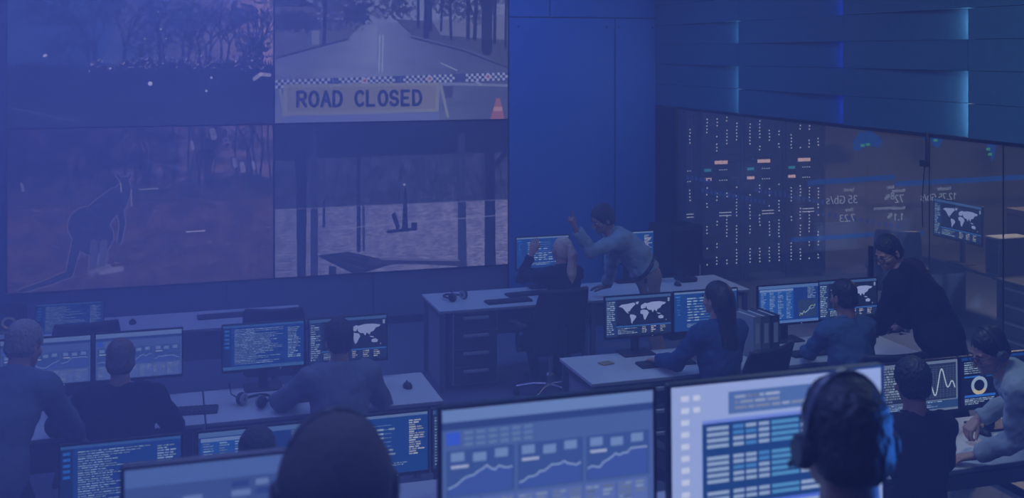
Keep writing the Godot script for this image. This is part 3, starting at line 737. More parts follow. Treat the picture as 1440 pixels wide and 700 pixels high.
# ---------------------------------------------------------------- a distance field on a grid, meshed as surface nets
class Field:
	var o: Vector3
	var h: float
	var nx: int
	var ny: int
	var nz: int
	var f := PackedFloat32Array()

	func _init(lo: Vector3, hi: Vector3, cell: float) -> void:
		o = lo
		h = cell
		nx = int((hi.x - lo.x) / cell) + 2
		ny = int((hi.y - lo.y) / cell) + 2
		nz = int((hi.z - lo.z) / cell) + 2
		f.resize(nx * ny * nz)
		f.fill(1000.0)

	func span(lo: Vector3, hi: Vector3) -> PackedInt32Array:
		return PackedInt32Array([clampi(int((lo.x - o.x) / h), 0, nx - 1), clampi(int((hi.x - o.x) / h) + 1, 0, nx - 1), clampi(int((lo.y - o.y) / h), 0, ny - 1), clampi(int((hi.y - o.y) / h) + 1, 0, ny - 1), clampi(int((lo.z - o.z) / h), 0, nz - 1), clampi(int((hi.z - o.z) / h) + 1, 0, nz - 1)])

	# a bone: a capsule from a to b, tapering from ra to rb, flattened to fs along side
	func cap(a: Vector3, b: Vector3, ra: float, rb: float, k := 0.02, side := Vector3.ZERO, fs := 1.0) -> void:
		var m := maxf(ra, rb) * maxf(1.0, fs) + k + 2.5 * h
		var s := span(Vector3(minf(a.x, b.x), minf(a.y, b.y), minf(a.z, b.z)) - Vector3.ONE * m, Vector3(maxf(a.x, b.x), maxf(a.y, b.y), maxf(a.z, b.z)) + Vector3.ONE * m)
		var ab := b - a
		var inv := 1.0 / maxf(ab.length_squared(), 1e-9)
		var dr := rb - ra
		var flat := fs != 1.0
		var gain := 1.0 / (fs * fs) - 1.0
		var slow := minf(1.0, fs)
		for z in range(s[4], s[5] + 1):
			for y in range(s[2], s[3] + 1):
				var i := (z * ny + y) * nx + s[0]
				var p := Vector3(o.x + s[0] * h, o.y + y * h, o.z + z * h) - a
				for x in range(s[0], s[1] + 1):
					var t := clampf(p.dot(ab) * inv, 0.0, 1.0)
					var v := p - ab * t
					var d: float
					if flat:
						var w := v.dot(side)
						d = (sqrt(v.length_squared() + gain * w * w) - ra - dr * t) * slow
					else:
						d = v.length() - ra - dr * t
					var e := f[i]
					var g := k - absf(e - d)
					if d < e:
						e = d
					if g > 0.0:
						e -= g * g / (4.0 * k)
					f[i] = e
					i += 1
					p.x += h

	func ell(c: Vector3, r: Vector3, k := 0.02, basis := Basis(), minus := false) -> void:
		var m := maxf(r.x, maxf(r.y, r.z)) + k + 2.5 * h
		var s := span(c - Vector3.ONE * m, c + Vector3.ONE * m)
		var turn := basis.transposed()
		for z in range(s[4], s[5] + 1):
			for y in range(s[2], s[3] + 1):
				var i := (z * ny + y) * nx + s[0]
				for x in range(s[0], s[1] + 1):
					var q := turn * (Vector3(o.x + x * h, o.y + y * h, o.z + z * h) - c) / r
					var k0 := q.length()
					var d := k0 * (k0 - 1.0) / maxf((q / r).length(), 1e-6) if k0 > 1e-4 else -minf(r.x, minf(r.y, r.z))
					var e := f[i]
					if minus:
						if e < 500.0:
							d = -d
							var g := k - absf(e - d)
							e = maxf(e, d)
							if g > 0.0:
								e += g * g / (4.0 * k)
					else:
						var g := k - absf(e - d)
						e = minf(e, d)
						if g > 0.0:
							e -= g * g / (4.0 * k)
					f[i] = e
					i += 1

	# removes what lies beyond a plane through c, within rad of c
	func cut(c: Vector3, n: Vector3, rad: float) -> void:
		var s := span(c - Vector3.ONE * rad, c + Vector3.ONE * rad)
		for z in range(s[4], s[5] + 1):
			for y in range(s[2], s[3] + 1):
				for x in range(s[0], s[1] + 1):
					var p := Vector3(o.x + x * h, o.y + y * h, o.z + z * h) - c
					if p.length_squared() < rad * rad:
						var i := (z * ny + y) * nx + x
						f[i] = maxf(f[i], p.dot(n))

	# what = [vertices, normals, indices]; ripple moves the vertices along their normals by a noise
	func net(ripple: FastNoiseLite = null, depth := 0.0, stretch := Vector3.ONE) -> Array:
		var v := PackedVector3Array()
		var idx := PackedInt32Array()
		var at := PackedInt32Array()
		at.resize(nx * ny * nz)
		var far := h * 2.6
		var sy := nx
		var sz := nx * ny
		var off := PackedInt32Array([0, 1, sy, sy + 1, sz, sz + 1, sz + sy, sz + sy + 1])
		for z in nz - 1:
			for y in ny - 1:
				var i := (z * ny + y) * nx - 1
				for x in nx - 1:
					i += 1
					var f0 := f[i]
					if f0 > far or f0 < -far:
						continue
					var mask := 0
					for c in 8:
						if f[i + off[c]] < 0.0:
							mask |= 1 << c
					if mask == 0 or mask == 255:
						continue
					var sum := Vector3.ZERO
					var n := 0
					for c in 8:
						for ax in 3:
							var bit := 1 << ax
							if c & bit:
								continue
							var c2 := c | bit
							if ((mask >> c) & 1) == ((mask >> c2) & 1):
								continue
							var fa := f[i + off[c]]
							var fb := f[i + off[c2]]
							var t := fa / (fa - fb)
							var p := Vector3(c & 1, (c >> 1) & 1, (c >> 2) & 1)
							p[ax] += t
							sum += p
							n += 1
					at[i] = v.size()
					v.append(o + (Vector3(x, y, z) + sum / n) * h)
					var inside := mask & 1
					if ((mask >> 1) & 1) != inside and y > 0 and z > 0:
						face(idx, at[i], at[i - sy], at[i - sy - sz], at[i - sz], inside == 1)
					if ((mask >> 2) & 1) != inside and x > 0 and z > 0:
						face(idx, at[i], at[i - sz], at[i - sz - 1], at[i - 1], inside == 1)
					if ((mask >> 4) & 1) != inside and x > 0 and y > 0:
						face(idx, at[i], at[i - 1], at[i - 1 - sy], at[i - sy], inside == 1)
		var nn := normals(v, idx)
		if ripple:
			for i in v.size():
				v[i] += nn[i] * ripple.get_noise_3dv(v[i] * stretch) * depth
			nn = normals(v, idx)
		return [v, nn, idx]

	func face(idx: PackedInt32Array, a: int, b: int, c: int, d: int, turn: bool) -> void:
		if turn:
			idx.append_array([a, c, b, a, d, c])
		else:
			idx.append_array([a, b, c, a, c, d])

	static func normals(v: PackedVector3Array, idx: PackedInt32Array) -> PackedVector3Array:
		var nn := PackedVector3Array()
		nn.resize(v.size())
		for i in range(0, idx.size(), 3):
			var a := idx[i]
			var b := idx[i + 1]
			var c := idx[i + 2]
			var n := (v[c] - v[a]).cross(v[b] - v[a])
			nn[a] += n
			nn[b] += n
			nn[c] += n
		for i in nn.size():
			nn[i] = nn[i].normalized()
		return nn


func net_mesh(nets: Array) -> ArrayMesh:
	# joins nets, each given as [net, transform], into one mesh of one surface
	var v := PackedVector3Array()
	var n := PackedVector3Array()
	var idx := PackedInt32Array()
	for pair in nets:
		var net: Array = pair[0]
		var t: Transform3D = pair[1]
		var base := v.size()
		var mirrored := t.basis.determinant() < 0.0
		var turn := t.basis.orthonormalized() if not mirrored else t.basis
		for p in net[0]:
			v.append(t * p)
		for q in net[1]:
			n.append((turn * q).normalized())
		var ids: PackedInt32Array = net[2]
		for i in range(0, ids.size(), 3):
			idx.append(base + ids[i])
			idx.append(base + ids[i + (2 if mirrored else 1)])
			idx.append(base + ids[i + (1 if mirrored else 2)])
	var a := []
	a.resize(Mesh.ARRAY_MAX)
	a[Mesh.ARRAY_VERTEX] = v
	a[Mesh.ARRAY_NORMAL] = n
	a[Mesh.ARRAY_INDEX] = idx
	var m := ArrayMesh.new()
	m.add_surface_from_arrays(Mesh.PRIMITIVE_TRIANGLES, a)
	return m


# ---------------------------------------------------------------- people
func head_net() -> Array:
	# origin where the head turns on the neck, face towards -z, y up
	var F := Field.new(Vector3(-0.11, -0.07, -0.15), Vector3(0.11, 0.25, 0.13), 0.0048)
	F.ell(Vector3(0, 0.125, 0.008), Vector3(0.075, 0.092, 0.097), 0.01)
	F.ell(Vector3(0, 0.06, -0.032), Vector3(0.062, 0.078, 0.066), 0.02)
	F.ell(Vector3(0, 0.012, -0.052), Vector3(0.044, 0.034, 0.044), 0.02)
	F.cap(Vector3(-0.034, 0.108, -0.082), Vector3(0.034, 0.108, -0.082), 0.012, 0.012, 0.012)
	F.ell(Vector3(-0.043, 0.062, -0.066), Vector3(0.022, 0.02, 0.022), 0.014)
	F.ell(Vector3(0.043, 0.062, -0.066), Vector3(0.022, 0.02, 0.022), 0.014)
	F.ell(Vector3(-0.031, 0.09, -0.1), Vector3(0.017, 0.011, 0.016), 0.01, Basis(), true)
	F.ell(Vector3(0.031, 0.09, -0.1), Vector3(0.017, 0.011, 0.016), 0.01, Basis(), true)
	F.cap(Vector3(0, 0.1, -0.095), Vector3(0, 0.06, -0.118), 0.009, 0.012, 0.008)
	F.ell(Vector3(-0.012, 0.055, -0.106), Vector3(0.008, 0.007, 0.009), 0.006)
	F.ell(Vector3(0.012, 0.055, -0.106), Vector3(0.008, 0.007, 0.009), 0.006)
	F.cap(Vector3(-0.019, 0.03, -0.092), Vector3(0.019, 0.03, -0.092), 0.007, 0.007, 0.006)
	F.cap(Vector3(-0.016, 0.02, -0.093), Vector3(0.016, 0.02, -0.093), 0.007, 0.007, 0.004)
	F.ell(Vector3(0, -0.006, -0.084), Vector3(0.02, 0.016, 0.016), 0.014)
	for s in [-1.0, 1.0]:
		var t := Basis(Vector3.UP, -0.35 * s)
		F.ell(Vector3(0.077 * s, 0.078, 0.008), Vector3(0.009, 0.031, 0.019), 0.006, t)
		F.ell(Vector3(0.088 * s, 0.08, 0.0), Vector3(0.007, 0.018, 0.01), 0.004, t, true)
	F.cap(Vector3(0, 0.04, 0.02), Vector3(0, -0.05, 0.03), 0.054, 0.054, 0.025)
	return F.net()


func hand_net(pose: String) -> Array:
	# right hand: wrist at the origin, fingers towards -z, palm towards -y, thumb towards -x
	var F := Field.new(Vector3(-0.1, -0.1, -0.21), Vector3(0.07, 0.05, 0.05), 0.0042)
	F.cap(Vector3(0, 0, 0.03), Vector3(0, 0, 0), 0.026, 0.025, 0.01, Vector3.UP, 0.75)
	var curls := [0.25, 0.28, 0.32, 0.36]
	if pose == "point":
		curls = [0.05, 1.25, 1.3, 1.3]
	elif pose == "grip":
		curls = [0.75, 0.8, 0.85, 0.9]
	var base_x := [-0.031, -0.011, 0.01, 0.029]
	var lengths := [0.072, 0.08, 0.074, 0.058]
	for k in 4:
		var p := Vector3(base_x[k], 0.0, -0.088 + 0.006 * absf(k - 1.0))
		F.cap(Vector3(base_x[k] * 0.55, 0, -0.01), p, 0.0165, 0.0118, 0.012)
		var a := 0.0
		var w := 0.0098 if k < 3 else 0.0086
		for j in 3:
			a += curls[k]
			var q: Vector3 = p + Vector3((base_x[k] * 0.12 if j == 0 else 0.0), -sin(a), -cos(a)) * lengths[k] * [0.46, 0.3, 0.24][j]
			F.cap(p, q, w, w * 0.9, 0.003)
			w *= 0.9
			p = q
	F.cap(Vector3(-0.012, -0.006, -0.015), Vector3(-0.036, -0.014, -0.045), 0.017, 0.0125, 0.012)
	var thumb: Vector3 = Vector3(-0.05, -0.024, -0.075) if pose != "point" else Vector3(-0.034, -0.035, -0.072)
	F.cap(Vector3(-0.036, -0.014, -0.045), thumb, 0.0122, 0.0105, 0.004)
	F.cap(thumb, thumb + (Vector3(-0.008, -0.01, -0.024) if pose != "point" else Vector3(0.016, -0.008, -0.014)), 0.0102, 0.0088, 0.003)
	return F.net()


func hair_net(style: String) -> Array:
	var F := Field.new(Vector3(-0.16, -0.52, -0.16), Vector3(0.16, 0.28, 0.24), 0.0072 if style in ["long", "ponytail"] else 0.0062)
	var n := FastNoiseLite.new()
	n.seed = 7
	n.frequency = 60.0
	var grow := 0.0
	if style == "full":
		grow = 0.008
	if style == "thin":
		grow = -0.004
	F.ell(Vector3(0, 0.131, 0.012), Vector3(0.083 + grow, 0.094 + grow, 0.1 + grow), 0.01)
	if style in ["short", "full", "thin"]:
		F.ell(Vector3(0, 0.07, 0.035), Vector3(0.08, 0.065, 0.078), 0.02)
	elif style == "bob":
		F.ell(Vector3(0, 0.14, 0.014), Vector3(0.094, 0.1, 0.11), 0.02)
		F.cap(Vector3(-0.066, 0.11, 0.02), Vector3(-0.078, -0.05, 0.012), 0.04, 0.035, 0.05)
		F.cap(Vector3(0.066, 0.11, 0.02), Vector3(0.078, -0.05, 0.012), 0.04, 0.035, 0.05)
		F.cap(Vector3(-0.03, 0.1, 0.07), Vector3(-0.036, -0.055, 0.062), 0.05, 0.04, 0.05)
		F.cap(Vector3(0.03, 0.1, 0.07), Vector3(0.036, -0.055, 0.062), 0.05, 0.04, 0.05)
	elif style == "long":
		F.ell(Vector3(0, 0.08, 0.05), Vector3(0.084, 0.1, 0.075), 0.04)
		F.cap(Vector3(-0.02, 0.05, 0.075), Vector3(-0.02, -0.2, 0.105), 0.062, 0.06, 0.05, Vector3.BACK, 0.55)
		F.cap(Vector3(0.015, 0.05, 0.075), Vector3(0.012, -0.2, 0.105), 0.062, 0.055, 0.05, Vector3.BACK, 0.55)
		F.cap(Vector3(-0.01, -0.2, 0.105), Vector3(0.0, -0.43, 0.12), 0.072, 0.045, 0.03, Vector3.BACK, 0.5)
	elif style == "ponytail":
		F.ell(Vector3(0, 0.085, 0.03), Vector3(0.078, 0.08, 0.08), 0.03)
		F.cap(Vector3(0.01, 0.14, 0.115), Vector3(0.015, 0.08, 0.15), 0.03, 0.04, 0.02)
		F.cap(Vector3(0.015, 0.08, 0.15), Vector3(0.025, -0.1, 0.135), 0.042, 0.047, 0.02)
		F.cap(Vector3(0.025, -0.1, 0.135), Vector3(0.03, -0.26, 0.12), 0.047, 0.022, 0.02)
	# the face and the ears stay free
	F.ell(Vector3(0, 0.05, -0.115), Vector3(0.09, 0.105, 0.082), 0.01, Basis(), true)
	F.ell(Vector3(0, 0.03, -0.04), Vector3(0.06, 0.06, 0.06), 0.01, Basis(), true)
	if style != "bob":
		for s in [-1.0, 1.0]:
			F.ell(Vector3(0.092 * s, 0.064, -0.04), Vector3(0.026, 0.046, 0.062), 0.006, Basis(), true)
	if style in ["short", "full", "thin"]:
		F.cut(Vector3(0, 0.022, 0.08), Vector3(0, -1, 0.25).normalized(), 0.15)
	if style == "thin":
		F.ell(Vector3(0.0, 0.225, -0.02), Vector3(0.05, 0.03, 0.07), 0.02, Basis(), true)
	return F.net(n, 0.003 if style == "bob" else 0.006 if style != "full" else 0.009, Vector3(1.0, 0.25 if style in ["long", "ponytail", "bob"] else 0.7, 1.0))


func joint(a: Vector3, b: Vector3, la: float, lb: float, pole: Vector3) -> Vector3:
	# where the elbow or knee is between a and b
	var d := b - a
	var l := minf(d.length(), (la + lb) * 0.999)
	var x := (la * la - lb * lb + l * l) / (2.0 * l)
	var up := (pole - d.normalized() * pole.dot(d.normalized())).normalized()
	return a + d.normalized() * x + up * sqrt(maxf(la * la - x * x, 0.0))


# A person as one continuous body (skin) with hair and clothes as its children. w holds the pose in the person's own axes: face towards -z, feet on y = 0.
func person(label: String, at: Vector3, turn: float, w: Dictionary) -> Node3D:
	var root := thing("person", label, "person", at, turn)
	var cell: float = w.get("cell", 0.017)
	var hips: Vector3 = w.get("hips", Vector3(0, 0.6, 0))
	var u1: Vector3 = w.get("low", Vector3(0, 1, -0.05)).normalized()
	var u2: Vector3 = w.get("high", Vector3(0, 1, -0.12)).normalized()
	var facing: Vector3 = w.get("facing", Vector3(0, 0, -1))
	var r := facing.cross(u2).normalized()
	var f := u2.cross(r).normalized()
	var k: float = w.get("size", 1.0)
	var wide: float = w.get("wide", 1.0)
	var mid := hips + u1 * 0.2 * k
	var neck := mid + u2 * 0.31 * k
	var chest := mid + u2 * 0.13 * k
	var look: Vector3 = w.get("look", Vector3(0, -0.1, -1)).normalized()
	var crown: Vector3 = w.get("crown", Vector3(0, 1, 0))
	var pivot := neck + (u2 * 0.35 + crown.normalized() * 0.65).normalized() * 0.085 * k + f * 0.012
	var hz := -look
	var hx := crown.cross(hz).normalized()
	var head_at := Transform3D(Basis(hx, hz.cross(hx).normalized(), hz).scaled(Vector3.ONE * k * 0.98), pivot)
	head_at.basis = Basis(hx, hz.cross(hx).normalized(), hz) * Basis.from_scale(Vector3.ONE * k * w.get("head", 1.0))
	var sh := {}
	var el := {}
	var ha := {}
	var hp := {}
	var kn := {}
	var an := {}
	for s in [-1.0, 1.0]:
		var side := "l" if s < 0 else "r"
		var raise: Vector3 = w.get("shrug_" + side, Vector3.ZERO)
		sh[s] = neck - u2 * 0.055 * k + r * s * 0.172 * wide * k + raise
		ha[s] = w.get("hand_" + side, sh[s] + Vector3(0.04 * s, -0.5, -0.05))
		if w.has("grab_" + side):  # a place in the hall that the hand reaches for
			ha[s] = root.transform.affine_inverse() * w["grab_" + side]
		var d: Vector3 = ha[s] - sh[s]
		if d.length() > 0.545 * k:
			ha[s] = sh[s] + d.normalized() * 0.545 * k
		el[s] = joint(sh[s], ha[s], 0.29 * k, 0.262 * k, w.get("elbow_" + side, r * s * 0.6 - u2 - f * 0.2))
		hp[s] = hips + r * s * 0.085 * k - u1 * 0.02
		an[s] = w.get("foot_" + side, Vector3(0.12 * s, 0.08, -0.35))
		kn[s] = joint(hp[s], an[s], 0.43 * k, 0.41 * k, w.get("knee_" + side, f + Vector3(0.25 * s, 0, 0)))
	var lo := hips
	var hi := hips
	for p in [neck + u2 * 0.2, sh[-1.0], sh[1.0], el[-1.0], el[1.0], ha[-1.0], ha[1.0], kn[-1.0], kn[1.0], an[-1.0], an[1.0], hips - u1 * 0.1]:
		lo = lo.min(p)
		hi = hi.max(p)
	lo -= Vector3.ONE * 0.22
	hi += Vector3.ONE * 0.22
	# skin
	var B := Field.new(lo, hi, cell)
	torso(B, hips, mid, chest, neck, u1, u2, r, f, sh, 0.0, k, wide)
	B.cap(neck - u2 * 0.03, pivot + u2 * 0.02, 0.055 * k, 0.053 * k, 0.03)
	for s in [-1.0, 1.0]:
		B.cap(sh[s], el[s], 0.045 * k, 0.037 * k, 0.03)
		B.cap(el[s], ha[s], 0.038 * k, 0.026 * k, 0.015)
		B.cap(hp[s], kn[s], 0.075 * k, 0.05 * k, 0.03)
		B.cap(kn[s], an[s], 0.05 * k, 0.034 * k, 0.02)
	var nets := [[B.net(), Transform3D()], [heads, head_at]]
	for s in [-1.0, 1.0]:
		var side := "l" if s < 0 else "r"
		var along: Vector3 = w.get("fingers_" + side, (ha[s] - el[s])).normalized()
		var back: Vector3 = w.get("back_" + side, Vector3.UP)
		var hx2 := back.cross(-along).normalized()
		var hb := Basis(hx2, (-along).cross(hx2).normalized(), -along) * Basis.from_scale(Vector3(-s if s < 0 else 1.0, 1, 1) * k)
		if s < 0:
			hb = Basis(hx2, (-along).cross(hx2).normalized(), -along) * Basis.from_scale(Vector3(-1, 1, 1) * k)
		nets.append([hands[w.get("pose_" + side, "rest")], Transform3D(hb, ha[s])])
	part(root, "body", net_mesh(nets), w.skin)
	# clothes
	var cloth := FastNoiseLite.new()
	cloth.seed = 11 + root.get_index()
	cloth.frequency = 9.0
	cloth.fractal_octaves = 3
	var g: float = w.get("loose", 0.014)
	var S := Field.new(lo, hi, cell)
	torso(S, hips, mid, chest, neck, u1, u2, r, f, sh, g, k, wide)
	S.cap(neck - u2 * 0.05, neck + u2 * 0.06, 0.062 * k, 0.06 * k, 0.03)
	if w.get("hem", 0.0) > 0.0:
		S.cap(hips + u1 * 0.05, hips - u1 * w.hem, (0.128 + g) * k, (0.13 + g) * k, 0.05, f, 0.82)
	for s in [-1.0, 1.0]:
		S.cap(sh[s], el[s], 0.05 * k + g, 0.041 * k + g, 0.04)
		S.cap(el[s], ha[s], 0.041 * k + g, 0.029 * k + g, 0.012)
	for s in [-1.0, 1.0]:
		var d: Vector3 = (ha[s] - el[s]).normalized()
		S.cut(ha[s] - d * 0.03, d, 0.085)
	S.cut(neck + u2 * 0.032 + f * 0.0, (u2 + f * 0.25).normalized(), 0.14)
	S.cut(hips - u1 * (0.03 + w.get("hem", 0.0) - w.get("tuck", 0.0)), -u1, 0.24)
	part(root, w.get("top_name", "shirt"), net_mesh([[S.net(cloth, 0.018 if w.get("top_name", "shirt") in ["shirt", "blouse"] else 0.012), Transform3D()]]), w.top)
	var T := Field.new(Vector3(lo.x, lo.y, lo.z), Vector3(hi.x, minf(hi.y, hips.y + 0.35), hi.z), cell)
	T.ell(hips, Vector3(0.16 * wide, 0.14, 0.12) * k, 0.03, Basis(r, u1, r.cross(u1)))
	for s in [-1.0, 1.0]:
		T.cap(hp[s], kn[s], 0.088 * k, 0.063 * k, 0.05)
		T.cap(kn[s], an[s], 0.063 * k, 0.052 * k, 0.03)
		T.cut(an[s], (an[s] - kn[s]).normalized(), 0.1)
	T.cut(hips + u1 * 0.085, u1, 0.25)
	part(root, "trousers", net_mesh([[T.net(cloth, 0.01), Transform3D()]]), w.legs)
	for s in [-1.0, 1.0]:
		var toe: Vector3 = w.get("toes", Vector3(0.1 * s, 0, -1)).normalized()
		var F := Field.new(Vector3(-0.08, -0.09, -0.24), Vector3(0.08, 0.09, 0.12), 0.012)
		if not shapes.has("shoe"):
			F.ell(Vector3(0, -0.035, -0.02), Vector3(0.042, 0.04, 0.085), 0.02)
			F.ell(Vector3(0, -0.05, -0.12), Vector3(0.046, 0.03, 0.085), 0.03)
			F.cap(Vector3(0, -0.02, 0.01), Vector3(0, 0.05, 0.01), 0.045, 0.045, 0.02)
			F.cut(Vector3(0, -0.072, -0.05), Vector3.DOWN, 0.25)
			F.cut(Vector3(0, 0.055, 0), Vector3.UP, 0.1)
			shapes["shoe"] = net_mesh([[F.net(), Transform3D()]])
		part(root, "shoe", shapes["shoe"], mat("black leather", Color(0.07, 0.07, 0.08), 0.4), an[s] + Vector3(0, -0.008, 0), Basis.looking_at(toe, Vector3.UP))
	# collar
	var ring := []
	for i in 13:
		var a := TAU * i / 12.0
		ring.append(neck + u2 * (0.03 + 0.012 * cos(a)) + (r * cos(a - PI / 2) * 0.064 + f * sin(a - PI / 2) * 0.066 + f * 0.004) * k)
	part(root, "collar", tube(ring, 0.012, 8), w.get("collar", w.top))
	# head: eyes, brows, hair
	for s in [-1.0, 1.0]:
		var e := part(root, "eye", eye_mesh, mat("eye white", Color(0.75, 0.74, 0.72), 0.25), head_at * Vector3(0.031 * s, 0.09, -0.081), head_at.basis.orthonormalized())
		part(e, "iris", iris_mesh, mat("dark iris", Color(0.1, 0.07, 0.05), 0.2), Vector3(0, 0, -0.0085))
		part(root, "eyebrow", brow_mesh, w.get("brow", w.hair), head_at * Vector3(0.031 * s, 0.112, -0.098), head_at.basis.orthonormalized())
	var style: String = w.get("style", "short")
	if not hairs.has(style):
		hairs[style] = net_mesh([[hair_net(style), Transform3D()]])
	part(root, "hair", hairs[style], w.hair, head_at.origin, head_at.basis)
	if w.get("glasses", false):
		var gl := st_new()
		for s in [-1.0, 1.0]:
			var rim := []
			for p in round_rect(0.052, 0.036, 0.012, 3):
				rim.append(Vector3(p.x + 0.032 * s, p.y + 0.088, -0.118 + absf(p.x + 0.032 * s) * 0.12))
			rim.append(rim[0])
			tube_into(gl, rim, 0.0026, 6)
			tube_into(gl, [Vector3(0.06 * s, 0.094, -0.111), Vector3(0.078 * s, 0.094, -0.06), Vector3(0.083 * s, 0.09, 0.0)], 0.0026, 6)
		tube_into(gl, [Vector3(-0.008, 0.092, -0.119), Vector3(0, 0.095, -0.122), Vector3(0.008, 0.092, -0.119)], 0.0026, 6)
		part(root, "glasses", gl.commit(), mat("glasses frame", Color(0.03, 0.03, 0.035), 0.25), head_at.origin, head_at.basis)
	if w.has("headset"):
		headset_parts(root, head_at, w.headset)
	if w.get("belt", false):
		var band := []
		for i in 25:
			var a := TAU * i / 24.0
			band.append(hips + u1 * 0.082 + (r * cos(a) * 0.172 * wide + f * sin(a) * 0.134) * k)
		var bl := part(root, "belt", tube(band, 0.017, 8), mat("belt leather", Color(0.05, 0.045, 0.05), 0.4))
		part(bl, "buckle", box(Vector3(0.04, 0.032, 0.012)), mat("chrome", Color(0.75, 0.76, 0.78), 0.25, 1.0), hips + u1 * 0.082 + f * 0.14 * k)
		part(root, "belt_pouch", box(Vector3(0.05, 0.05, 0.03), 0.01), mat("belt leather", Color(0.05, 0.045, 0.05), 0.4), hips + u1 * 0.03 - r * 0.15 * k + f * 0.06)
		part(root, "access_badge", box(Vector3(0.055, 0.075, 0.004), 0.001), mat("white card", Color(0.7, 0.72, 0.74), 0.5), hips - u1 * 0.04 - r * 0.165 * k + f * 0.05, Basis(Vector3(0, 1, 0), PI / 2))
	return root


func torso(F: Field, hips: Vector3, mid: Vector3, chest: Vector3, neck: Vector3, u1: Vector3, u2: Vector3, r: Vector3, f: Vector3, sh: Dictionary, g: float, k: float, wide: float) -> void:
	var b1 := Basis(r, u1, r.cross(u1))
	var b2 := Basis(r, u2, r.cross(u2))
	F.ell(hips, Vector3(0.152 * wide * k + g, 0.125 * k + g, 0.115 * k + g), 0.05, b1)
	F.cap(hips, mid, 0.132 * k * wide + g, 0.128 * k * wide + g, 0.05, f, 0.8)
	F.ell(chest, Vector3(0.155 * wide * k + g, 0.2 * k + g, 0.112 * k + g), 0.06, b2)
	F.cap(neck - u2 * 0.07 * k - r * 0.1 * wide, neck - u2 * 0.07 * k + r * 0.1 * wide, 0.07 * k + g, 0.07 * k + g, 0.05)
	for s in [-1.0, 1.0]:
		F.cap(neck - u2 * 0.01, sh[s], 0.048 * k + g, 0.053 * k + g, 0.05)


func headset_parts(root: Node3D, at: Transform3D, w: Dictionary) -> void:
	var h := Node3D.new()
	var arc := []
	for i in 17:
		var a := PI * i / 16.0
		arc.append(Vector3(cos(a) * 0.095, 0.075 + sin(a) * 0.156, 0.014))
	var st := st_new()
	for i in arc.size() - 1:
		var d: Vector3 = arc[i + 1] - arc[i]
		box_into(st, (arc[i] + arc[i + 1]) / 2.0, Vector3(d.length() * 1.12, 0.007, 0.022), 0.002, Basis(Vector3(0, 0, 1), atan2(d.y, d.x)))
	h.free()
	var hs := part(root, "headset", st.commit(), w.band, at.origin, at.basis * Basis.from_scale(Vector3(w.get("grow", 1.0), 1.0 + (w.get("grow", 1.0) - 1.0) * 0.3, 1.0)))
	for s in [-1.0, 1.0]:
		part(hs, "ear_cup", lathe([Vector2(0.0, 0.014), Vector2(0.026, 0.014), Vector2(0.034, 0.007), Vector2(0.036, -0.004), Vector2(0.03, -0.014), Vector2(0.0, -0.014)], 18), w.cup, Vector3(0.094 * s, 0.075, 0.005), Basis(Vector3(0, 0, 1), -PI / 2 * s))
	var m: float = w.get("mic", -1.0)
	part(hs, "microphone_boom", tube([Vector3(0.098 * m, 0.068, -0.005), Vector3(0.1 * m, 0.035, -0.045), Vector3(0.075 * m, 0.012, -0.095), Vector3(0.045 * m, 0.01, -0.118)], 0.0035, 8), w.cup)
	part(hs, "microphone", tube([Vector3(0.055 * m, 0.01, -0.112), Vector3(0.03 * m, 0.01, -0.124)], 0.0075, 10), w.cup)


# ---------------------------------------------------------------- furniture and equipment
func desk(label: String, x0: float, x1: float, z0: float, z1: float, h: float, w: Dictionary = {}) -> Node3D:
	var cx := (x0 + x1) / 2.0
	var cz := (z0 + z1) / 2.0
	var y: float = w.get("floor", 0.0)
	var t := thing("desk", label, "desk", Vector3(cx, y, cz), 0.0, w.get("group", "white topped control room desks"))
	var W := x1 - x0
	var D := z1 - z0
	var top := part(t, "desktop", box(Vector3(W, 0.026, D), 0.003), M.laminate, Vector3(0, h - 0.013, 0))
	part(top, "edge_band", box(Vector3(W + 0.003, 0.022, 0.006), 0.002), M.edge, Vector3(0, 0, D / 2))
	for s in [-1.0, 1.0]:
		for q in [-1.0, 1.0]:
			part(t, "leg", box(Vector3(0.045, h - 0.026, 0.045), 0.004), M.steel, Vector3(s * (W / 2 - 0.035), (h - 0.026) / 2, q * (D / 2 - 0.04)))
		part(t, "side_rail", box(Vector3(0.03, 0.05, D - 0.12), 0.003), M.steel, Vector3(s * (W / 2 - 0.035), h - 0.055, 0))
	part(t, "crossbar", box(Vector3(W - 0.12, 0.05, 0.025), 0.003), M.steel, Vector3(0, h - 0.055, D / 2 - 0.1))
	part(t, "modesty_panel", box(Vector3(W - 0.12, 0.34, 0.018), 0.003), M.panel_grey, Vector3(0, h - 0.24, -D / 2 + 0.1))
	if w.get("side_panel", false):
		part(t, "side_panel", box(Vector3(0.022, h - 0.03, D - 0.14), 0.003), M.panel_grey, Vector3(-W / 2 + 0.062, (h - 0.03) / 2, 0))
	for px in w.get("pedestals", []):
		pedestal(t, "pedestal", Vector3(px - cx, 0.0, 0.03), h - 0.03, D - 0.12)
	if w.get("skirt", false):
		part(t, "end_panel", box(Vector3(0.3, h - 0.12, 0.02), 0.003), M.panel_grey, Vector3(-W / 2 + 0.25, (h - 0.12) / 2, D / 2 - 0.1))
	return t


